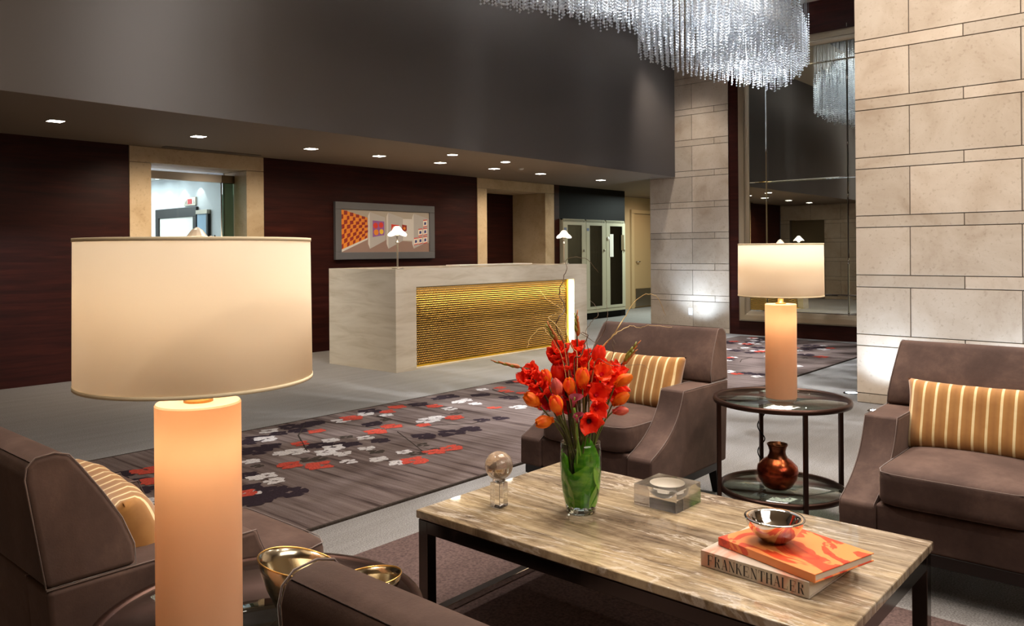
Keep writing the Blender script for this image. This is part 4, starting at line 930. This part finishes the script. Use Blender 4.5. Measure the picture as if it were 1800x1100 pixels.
def open_flower(i, u, v, D, size, col, axis, label, name='gladiolus_bloom'):
    c = at(u, v, D); t = empty(name, c, label=label, cat='flower', group='open blooms in the glass vase')
    Mo = orient(axis)
    for k in range(6):
        mb = MB(); mb.smooth = True; M_ = Mo @ Matrix.Rotation(k * math.pi / 3 + i, 4, 'Z') @ Matrix.Translation((size * .06, 0, -size * .4)); petal(mb, size * (.95 if k % 2 else .82), size * .40, 0, size * .12, M_, .58, .11, seed=i + k)
        mb.build('petal', PM[col], t, fix=False)
    mb = MB(); mb.smooth = True; mb.lathe([(0, -.3 * size), (.1 * size, -.28 * size), (.13 * size, -.15 * size)], 10); o_ = mb.build('throat', THROAT if 'dark throat' in label else PM['crimson'], t); o_.matrix_local = Mo
    b = c - Mo.to_3x3() @ Vector((0, 0, 1)) * size * .4; pth = stem_path(b, vase_base(i)); MB().tube([q - c for q in pth], .0028, 6).build('stem', STEM, t)
def gladiolus(i, blooms, tip, D, label, col='red', extra_tip=None):
    c0 = at(*blooms[0][:2], D); t = empty('gladiolus', c0, label=label, cat='flower', group='gladiolus spikes in the glass vase')
    pts = [at(u, v, D + d) for u, v, s, d in blooms]
    tp = at(*tip, D); top_dir = (tp - pts[-1]).normalized()
    for (u, v, s, d), p in zip(blooms, pts):
        out = (p - CV).normalized() + Vector((-.55, -.6, .1)); mb = MB(); mb.smooth = True; bloom(mb, p - c0, out, s * 1.25, rnd.uniform(0, 6)); mb.build('bloom', PM[col], t, fix=False)
    path = stem_path(pts[0], vase_base(i), n=7) + [q + Vector((.004, .006, 0)) for q in pts[1:]] + [tp]
    MB().tube([q - c0 for q in path], [.0035] * (len(path) - 1) + [.0012], 6).build('stem', STEMD, t)
    for tpp in [tp] + ([at(*extra_tip, D)] if extra_tip else []):
        dr_ = (tpp - pts[-1]); ln = dr_.length
        for k in range(7):
            f = .3 + .1 * k; p = pts[-1] + dr_ * f; sd = (-1) ** k; ax = dr_.normalized() + Rv * .22 * sd + Uv * .05
            mb = MB(); mb.smooth = True; Mo = Matrix.Translation(p - c0) @ orient(ax); r_ = .0075 * (1.15 - f)
            mb.lathe([(0, 0), (r_ * .9, .006), (r_ * 1.2, .014), (r_ * .7, .028), (0, .04 * (1.3 - f))], 8); mb.v = [tuple(Mo @ Vector(q)) for q in mb.v]
            mb.build('bud', BUDM if k % 2 else BUDR, t, fix=False)
BUDM = mat('green_bud', (124, 122, 40), .5); BUDR = mat('reddish_bud', (168, 92, 36), .5)
UPL = lambda du, dv: Rv * du - Uv * dv - Fv * .35     # leaning direction, picked from the photograph's view of the bunch
D0 = 2.655
tul = [(936, 703, -.05, .036, 'orange', (-.6, -.55), 'big orange tulip on the outer left of the bouquet, below the red gladiolus'),
       (957, 741, -.07, .033, 'orange', (-.7, .1), 'orange tulip drooping lowest on the bouquet left side'),
       (978, 712, -.10, .036, 'scarlet', (-.25, -.8), 'orange red tulip in front, just right of the drooping orange one'),
       (979, 681, -.07, .034, 'pink', (-.25, -.95), 'closed rose red tulip with a pointed tip, left of the bouquet centre'),
       (960, 663, -.02, .030, 'scarlet', (-.3, -.9), 'dark orange tulip bud tucked beside the left gladiolus'),
       (979, 655, .02, .034, 'red', (-.1, -1), 'red tulip standing behind the closed rose red tulip'),
       (1024, 664, -.07, .037, 'scarlet', (-.02, -1), 'orange red tulip upright at the very centre of the bouquet'),
       (1052, 624, .0, .036, 'red', (.12, -1), 'dark red tulip standing highest, above the pillow corner'),
       (1096, 668, -.03, .034, 'orange', (.8, -.55), 'amber tulip leaning over the pillow, upper of the right side ones'),
       (1091, 701, -.03, .034, 'orange', (.8, -.6), 'amber tulip leaning over the pillow, in the middle of the right side ones'),
       (1091, 722, -.04, .027, 'pink', (1, -.18), 'small salmon tulip bud pointing sideways, lowest on the right'),
       (1001, 679, -.06, .032, 'scarlet', (-.1, -.8), 'ruffled scarlet tulip between the rose red tulip and the central one')]
for i, (u, v, dd, s_, col, ax, lb) in enumerate(tul):
    a = Rv * ax[0] - Uv * ax[1] - Fv * .3; tulip(i, u, v, D0 + dd, s_ * 1.38, col, a, lb, close=.04 if i in (3, 8, 9, 10) else .14)
opf = [(1051, 692, -.07, .052, 'red', (.3, -.4), 'open red bloom just right of the bouquet centre'),
       (1051, 718, -.09, .046, 'red', (.3, -.1), 'open red bloom above the lowest front flower'),
       (1037, 742, -.12, .052, 'red', (.15, .1), 'open red bloom with a dark throat, lowest at the front over the vase rim'),
       (1078, 690, .03, .055, 'red', (.5, -.5), 'broad red bloom behind the right side amber tulips'),
       (963, 705, -.01, .048, 'crimson', (-.5, -.2), 'crimson bloom shaded between the two left orange tulips'),
       (1012, 652, .05, .050, 'crimson', (0, -1), 'crimson bloom in the shade behind the central tulip'),
       (1036, 648, .04, .046, 'scarlet', (.1, -1), 'scarlet bloom behind the central tulip, under the highest tulip'),
       (990, 668, .03, .048, 'red', (-.2, -.9), 'red bloom filling the heart of the bouquet behind the rose tulip'),
       (1070, 668, .0, .050, 'red', (.4, -.7), 'red bloom left of the upper amber tulip'),
       (1060, 655, -.05, .048, 'scarlet', (.3, -.7), 'scarlet bloom below the highest dark red tulip'),
       (955, 684, .03, .050, 'red', (-.6, -.6), 'red bloom behind the big outer left orange tulip'),
       (1002, 690, .04, .050, 'crimson', (.0, -.8), 'crimson bloom deep in the bouquet behind the plum pink calla'),
       (1020, 684, .0, .046, 'red', (.1, -.5), 'red bloom directly under the central orange red tulip'),
       (1010, 634, .07, .044, 'scarlet', (.0, -1), 'scarlet bloom at the top between the two upper gladiolus spikes'),
       (1088, 682, .06, .046, 'red', (.7, -.5), 'red bloom showing behind the two amber tulips'),
       (1000, 712, .05, .044, 'crimson', (-.1, -.3), 'crimson bloom low behind the plum pink calla'),
       (972, 690, .02, .046, 'crimson', (-.3, -.6), 'crimson bloom behind the orange red front tulip'),
       (1040, 668, .0, .046, 'red', (.2, -.8), 'red bloom just right of the central tulip')]
for i, (u, v, dd, s_, col, ax, lb) in enumerate(opf):
    open_flower(i + 20, u, v, D0 + dd, s_ * 1.2, col, Rv * ax[0] - Uv * ax[1] - Fv * 1.0, lb)
gladiolus(40, [(950, 683, .050, -.02), (941, 668, .050, -.01), (926, 664, .044, 0), (934, 650, .038, .01)], (870, 636), D0 - .02, 'red gladiolus spike arching far out to the left with a green tip')
gladiolus(41, [(993, 640, .052, 0), (981, 628, .050, 0), (975, 622, .04, 0), (985, 612, .044, 0)], (964, 574), D0 + .03, 'red gladiolus spike with a yellow green tip, before the gold desk panel')
gladiolus(42, [(1030, 637, .050, 0), (1022, 625, .046, 0), (1016, 608, .036, 0)], (1013, 553), D0 + .06, 'red gladiolus spike with a slim green tip, rising before the marble desk end')
gladiolus(43, [(1058, 662, .05, 0), (1071, 648, .046, 0), (1086, 650, .044, .02)], (1120, 604), D0 + .02, 'red gladiolus spike with two green tips crossing the chair back', extra_tip=(1113, 620))
def calla(i, u, v, D, s_, lb):
    c = at(u, v, D); t = empty('calla_lily', c, label=lb, cat='flower', group='calla lilies in the glass vase'); Mo = orient(Rv * (.15 if i % 2 else -.1) + Uv - Fv * .3)
    mb = MB(); mb.smooth = True; seg = 18; vs = []; prof = [(.05, -.5), (.12, -.2), (.2, .1), (.34, .32), (.55, .42)]
    for r, z in prof:
        for k in range(seg):
            a = 2 * math.pi * k / seg; e_ = 1 + (.35 * math.cos(a) if r > .3 else 0); vs.append(Mo @ Vector((r * s_ * e_ * math.cos(a), r * s_ * math.sin(a), z * s_ + (.12 * s_ * math.cos(a) if r > .3 else 0))))
    fs = [(q * seg + k, q * seg + (k + 1) % seg, (q + 1) * seg + (k + 1) % seg, (q + 1) * seg + k) for q in range(len(prof) - 1) for k in range(seg)]
    mb.add(vs, fs).build('spathe', PM['plum'], t, fix=False)
    MB().tube([Mo @ Vector((0, 0, -.3 * s_)), Mo @ Vector((0, 0, .4 * s_))], .003, 6).build('spadix', BUDM, t)
    pth = stem_path(c - Vector((0, 0, s_ * .5)), vase_base(i)); MB().tube([q - c for q in pth], .004, 6).build('stem', LEAF2, t)
calla(51, 1009, 706, D0 - .09, .040, 'plum pink calla lily with its rim open, centre of the bouquet')
calla(52, 1014, 736, D0 - .10, .034, 'dusky plum calla lily low at the centre, just above the vase')
# bare stems and rim leaves
mb = MB()
for k in range(12):
    a = k * 2.1; p = Vector((VX + .06 * math.cos(a), VY + .06 * math.sin(a), zt + .27 + .03 * (k % 3))); mb.tube(stem_path(p, vase_base(k + 3), n=6), .0028, 6)
o = mb.build('loose_stems', STEM); tag(o, 'bundle of green flower stems crowded in the vase mouth', 'stems', kind='stuff')
t = empty('broad_leaf', (VX, VY, zt + .2), label='dark green broad leaf standing in the vase mouth at the front', cat='leaf')
mb = MB(); mb.smooth = True; vs = []
for i in range(9):
    f = i / 8
    for j in range(5):
        g = j / 4 * 2 - 1; wd = .042 * math.sin(math.pi * (f * .85 + .12)); q = -Fv * (.035 + .012 * (1 - g * g)) + Rv * (g * wd + .012 + .01 * f) + Vector((0, 0, -.1 + f * .155)); vs.append(q)
mb.add(vs, [(i * 5 + j, i * 5 + j + 1, (i + 1) * 5 + j + 1, (i + 1) * 5 + j) for i in range(8) for j in range(4)]).build('leaf_blade', LEAF, t, fix=False)
# curly willow
TW = mat('willow_bark', (92, 70, 46), .6); TWL = mat('pale_willow_bark', (196, 166, 108), .6)
def P4(L_): return [(860 + x / 3.235, 440 + y / 3.235) for x, y in L_]
wil = [([(455, 660), (430, 540), (380, 430), (400, 380), (430, 330), (400, 250), (405, 200), (440, 110), (435, 60), (480, 38), (560, 55), (620, 125)], .03, 'longest curly willow twig, arching over the desk top at the little lamp', .0022, 0),
       ([(500, 620), (480, 560), (450, 500), (440, 450), (435, 370), (400, 325), (330, 280), (290, 225)], .05, 'curly willow twig reaching up left across the gold panel', .0018, 1),
       ([(420, 640), (380, 540), (330, 470), (300, 440), (240, 490), (215, 555)], -.03, 'curly willow twig hooked downward at the far left before the gold panel', .0014, 1),
       ([(430, 560), (400, 450), (335, 385), (370, 365), (420, 340)], .0, 'short curly willow twig with a looped end before the gold panel', .0016, 1),
       ([(560, 640), (560, 540), (550, 460), (580, 410), (615, 370), (610, 330), (570, 275)], .08, 'curly willow twig standing in front of the marble desk end', .0014, 0),
       ([(570, 640), (590, 560), (640, 480), (665, 420), (672, 350), (665, 270)], .06, 'slim upright willow twig left of the chair back', .0014, 0),
       ([(560, 700), (590, 600), (690, 500), (740, 430), (760, 390), (850, 270), (920, 250), (960, 275), (1005, 370)], .02, 'long curly willow twig arching right toward the stone pier', .0022, 1),
       ([(600, 620), (650, 550), (690, 500), (740, 460), (800, 430), (860, 440), (920, 425), (1040, 435)], -.02, 'willow twig running level along the armchair back top', .0016, 1),
       ([(640, 720), (690, 640), (705, 570), (700, 510), (720, 530)], -.05, 'short dark willow twig with a side hook above the pillow', .0016, 0),
       ([(600, 640), (680, 650), (760, 655), (870, 650), (930, 710)], -.08, 'thin willow twig trailing sideways over the striped pillow', .0011, 0),
       ([(480, 640), (520, 600), (545, 520), (560, 480), (520, 470), (610, 525)], -.06, 'dark twisted willow twig crossing the upper gladiolus blooms', .0024, 0)]
for i, (pl, dd, lb, rad, pale) in enumerate(wil):
    px = P4(pl); pts = []; n = len(px); rw = random.Random(i)
    base = Vector(vase_base(i + 60)); first = at(*px[0], D0 + dd * .3)
    raw = [base, base.lerp(first, .5) + Vector((0, 0, .02)), first] + [at(px[k][0], px[k][1], D0 + dd * (k / n) * 2 + .02 * math.sin(k * 1.7 + i)) for k in range(1, n)]
    for k in range(len(raw) - 1):
        p0, p1, p2, p3 = raw[max(0, k - 1)], raw[k], raw[k + 1], raw[min(len(raw) - 1, k + 2)]
        for q in range(5):
            f = q / 5; pts.append(.5 * ((2 * p1) + (p2 - p0) * f + (2 * p0 - 5 * p1 + 4 * p2 - p3) * f * f + (3 * p1 - p0 - 3 * p2 + p3) * f ** 3) + Vector((rw.uniform(-1, 1), rw.uniform(-1, 1), rw.uniform(-1, 1))) * .0022)
    pts.append(raw[-1]); m_ = len(pts); o = MB().tube([q - first for q in pts], [rad * (1.25 - .95 * k / m_) for k in range(m_)], 6).build('willow_twig', TWL if pale else TW, loc=first)
    tag(o, lb, 'twig', 'curly willow twigs in the bouquet')

# ------------------------------------------------------------------ crystal chandelier
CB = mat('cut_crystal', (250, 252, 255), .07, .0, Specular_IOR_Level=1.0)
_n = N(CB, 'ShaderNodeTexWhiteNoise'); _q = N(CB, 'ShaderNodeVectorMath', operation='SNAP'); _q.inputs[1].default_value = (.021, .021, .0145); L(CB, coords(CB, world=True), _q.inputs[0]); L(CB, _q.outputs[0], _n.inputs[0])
setc(CB, ramp(CB, _n.outputs['Value'], [(0, (176, 182, 194)), (.2, (228, 232, 238)), (.5, (255, 255, 255)), (.9, (236, 246, 255)), (1, (255, 246, 232))]))  # sparkle painted in as random lighter and darker bead tints
_t = N(CB, 'ShaderNodeBsdfTranslucent'); _t.inputs[0].default_value = (.96, .98, 1, 1); _m = N(CB, 'ShaderNodeMixShader'); _m.inputs[0].default_value = .42
L(CB, CB.node_tree.nodes['Principled BSDF'].outputs[0], _m.inputs[1]); L(CB, _t.outputs[0], _m.inputs[2]); L(CB, _m.outputs[0], CB.node_tree.nodes['Material Output'].inputs[0])
WIRE = mat('steel_wire', (150, 150, 150), .3, .9)
FOOT = [(3.4, 4.35), (4.3, 4.6), (5.06, 4.66), (5.58, 4.53), (6.37, 4.47), (6.8, 4.24), (7.45, 4.70), (8.1, 4.80), (9.16, 4.74), (9.8, 4.55), (10.22, 4.25), (9.6, 3.7), (8.9, 3.35), (8.3, 3.22), (7, 2.95), (5, 2.9), (3.4, 3.1)]
def inside(x, y):
    c = False; n = len(FOOT)
    for i in range(n):
        (x1, y1), (x2, y2) = FOOT[i], FOOT[(i + 1) % n]
        if (y1 > y) != (y2 > y) and x < (x2 - x1) * (y - y1) / (y2 - y1) + x1: c = not c
    return c
def edged(x, y):
    b = 9; n = len(FOOT)
    for i in range(n):
        p = Vector(FOOT[i]); q = Vector(FOOT[(i + 1) % n]); d = q - p; f = max(0, min(1, (Vector((x, y)) - p).dot(d) / d.dot(d))); b = min(b, (Vector((x, y)) - (p + d * f)).length)
    return b
PITCH = .029; NCH = 5; CH = PITCH * NCH
def bead_chunk(n):
    mb = MB(); 
    for k in range(n):
        z = k * PITCH + PITCH / 2; r = .0105 if k % 5 else .0125; h = .0122
        a0 = k * .5; ring = [(r * math.cos(a0 + 2 * math.pi * q / 6), r * math.sin(a0 + 2 * math.pi * q / 6), z) for q in range(6)]
        mb.add(ring + [(0, 0, z - h), (0, 0, z + h)], [(q, (q + 1) % 6, 7) for q in range(6)] + [((q + 1) % 6, q, 6) for q in range(6)])
    return mb
ch = empty('crystal_chandelier', (7, 3.9, ZC), label='long cloud shaped crystal bead chandelier hanging from the high ceiling', cat='chandelier')
canopy = MB().prism([(7 + (x - 7) * .97 - 7, 3.9 + (y - 3.9) * .9 - 3.9) for x, y in FOOT], -.05, -.002, 'z').build('ceiling_plate', mat('dark_mirror_steel', (60, 58, 56), .15, 1), ch)
strands = []; rc_ = random.Random(11); sp = .064
ix = 0; x = 3.4
while x < 10.3:
    y = 2.85 + (sp / 2 if ix % 2 else 0)
    while y < 4.9:
        xx, yy = x + rc_.uniform(-.012, .012), y + rc_.uniform(-.012, .012)
        if inside(xx, yy):
            d = edged(xx, yy); nch = 3 + int(min(1, d / .45) * 3 + rc_.random() * 1.2)
            zb = 3.385 + .05 * math.sin(xx * 2.3) * math.cos(yy * 3) - .05 * min(1, d / .5) + rc_.uniform(-.045, .03)
            strands.append((xx, yy, zb, nch))
        y += sp
    x += sp * .9; ix += 1
strands.sort(key=lambda s: (s[0] - 0) ** 2 + (s[1]) ** 2 - 2.5 * (s[1] < 0))
# the 300 that show largest: those nearest the camera among the ones in view
def inview(s):
    d = Vector((s[0], s[1], s[2] - H)); w_ = d.dot(Fv); return 0 < 900 + FPX * d.dot(Rv) / w_ < 1800 and CY - FPX * d.dot(Uv) / w_ > 4
vis = [s for s in strands if inview(s)]; near = vis[:300]; ns = set(id(s) for s in near); rest = [s for s in strands if id(s) not in ns]
lens = {}
for s in near:
    if s[3] not in lens:
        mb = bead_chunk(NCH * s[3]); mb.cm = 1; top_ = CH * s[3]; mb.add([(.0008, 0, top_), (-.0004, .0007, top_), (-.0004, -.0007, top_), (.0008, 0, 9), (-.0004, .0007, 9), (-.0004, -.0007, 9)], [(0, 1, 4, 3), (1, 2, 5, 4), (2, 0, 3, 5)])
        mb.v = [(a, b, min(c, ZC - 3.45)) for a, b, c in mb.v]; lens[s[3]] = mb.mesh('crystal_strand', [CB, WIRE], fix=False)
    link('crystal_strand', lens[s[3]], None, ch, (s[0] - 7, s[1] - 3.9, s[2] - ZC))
# the rest: one object, bead chunks set on points by geometry nodes
me = bpy.data.meshes.new('bead_points'); me.from_pydata([(s[0] - 7, s[1] - 3.9, s[2] - ZC + k * CH) for s in rest for k in range(s[3])], [], [])
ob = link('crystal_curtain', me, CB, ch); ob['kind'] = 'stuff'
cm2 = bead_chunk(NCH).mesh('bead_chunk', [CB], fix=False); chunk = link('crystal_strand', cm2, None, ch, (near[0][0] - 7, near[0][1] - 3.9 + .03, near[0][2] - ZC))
ng = bpy.data.node_groups.new('bead_curtain', 'GeometryNodeTree'); ng.interface.new_socket('Geometry', in_out='INPUT', socket_type='NodeSocketGeometry'); ng.interface.new_socket('Geometry', in_out='OUTPUT', socket_type='NodeSocketGeometry')
gi, go = ng.nodes.new('NodeGroupInput'), ng.nodes.new('NodeGroupOutput'); m2p = ng.nodes.new('GeometryNodeMeshToPoints'); iop = ng.nodes.new('GeometryNodeInstanceOnPoints'); oi = ng.nodes.new('GeometryNodeObjectInfo'); oi.inputs[0].default_value = chunk
rv_ = ng.nodes.new('FunctionNodeRandomValue'); rv_.data_type = 'FLOAT_VECTOR'; rv_.inputs[1].default_value = (0, 0, 6.28)
ng.links.new(gi.outputs[0], m2p.inputs[0]); ng.links.new(m2p.outputs[0], iop.inputs[0]); ng.links.new(oi.outputs['Geometry'], iop.inputs['Instance']); ng.links.new(rv_.outputs[0], iop.inputs['Rotation']); ng.links.new(iop.outputs[0], go.inputs[0])
md = ob.modifiers.new('bead_curtain', 'NODES'); md.node_group = ng
mb = MB()
for s in rest:
    z0 = s[2] - ZC + s[3] * CH; a, b = s[0] - 7, s[1] - 3.9; r = .0008
    mb.add([(a + r, b, z0), (a - r, b + r, z0), (a - r, b - r, z0), (a + r, b, -.05), (a - r, b + r, -.05), (a - r, b - r, -.05)], [(0, 1, 4, 3), (1, 2, 5, 4), (2, 0, 3, 5)])
mb.build('suspension_wires', WIRE, ch, kind='stuff', fix=False)
for k in range(34):
    s = strands[(k * 61) % len(strands)]
    MB().lathe([(0, -.056), (.02, -.056), (.022, -.05)], 10).build('pin_light', WHITEGLOW, ch, loc=(s[0] - 7, s[1] - 3.9, 0), fix=False)
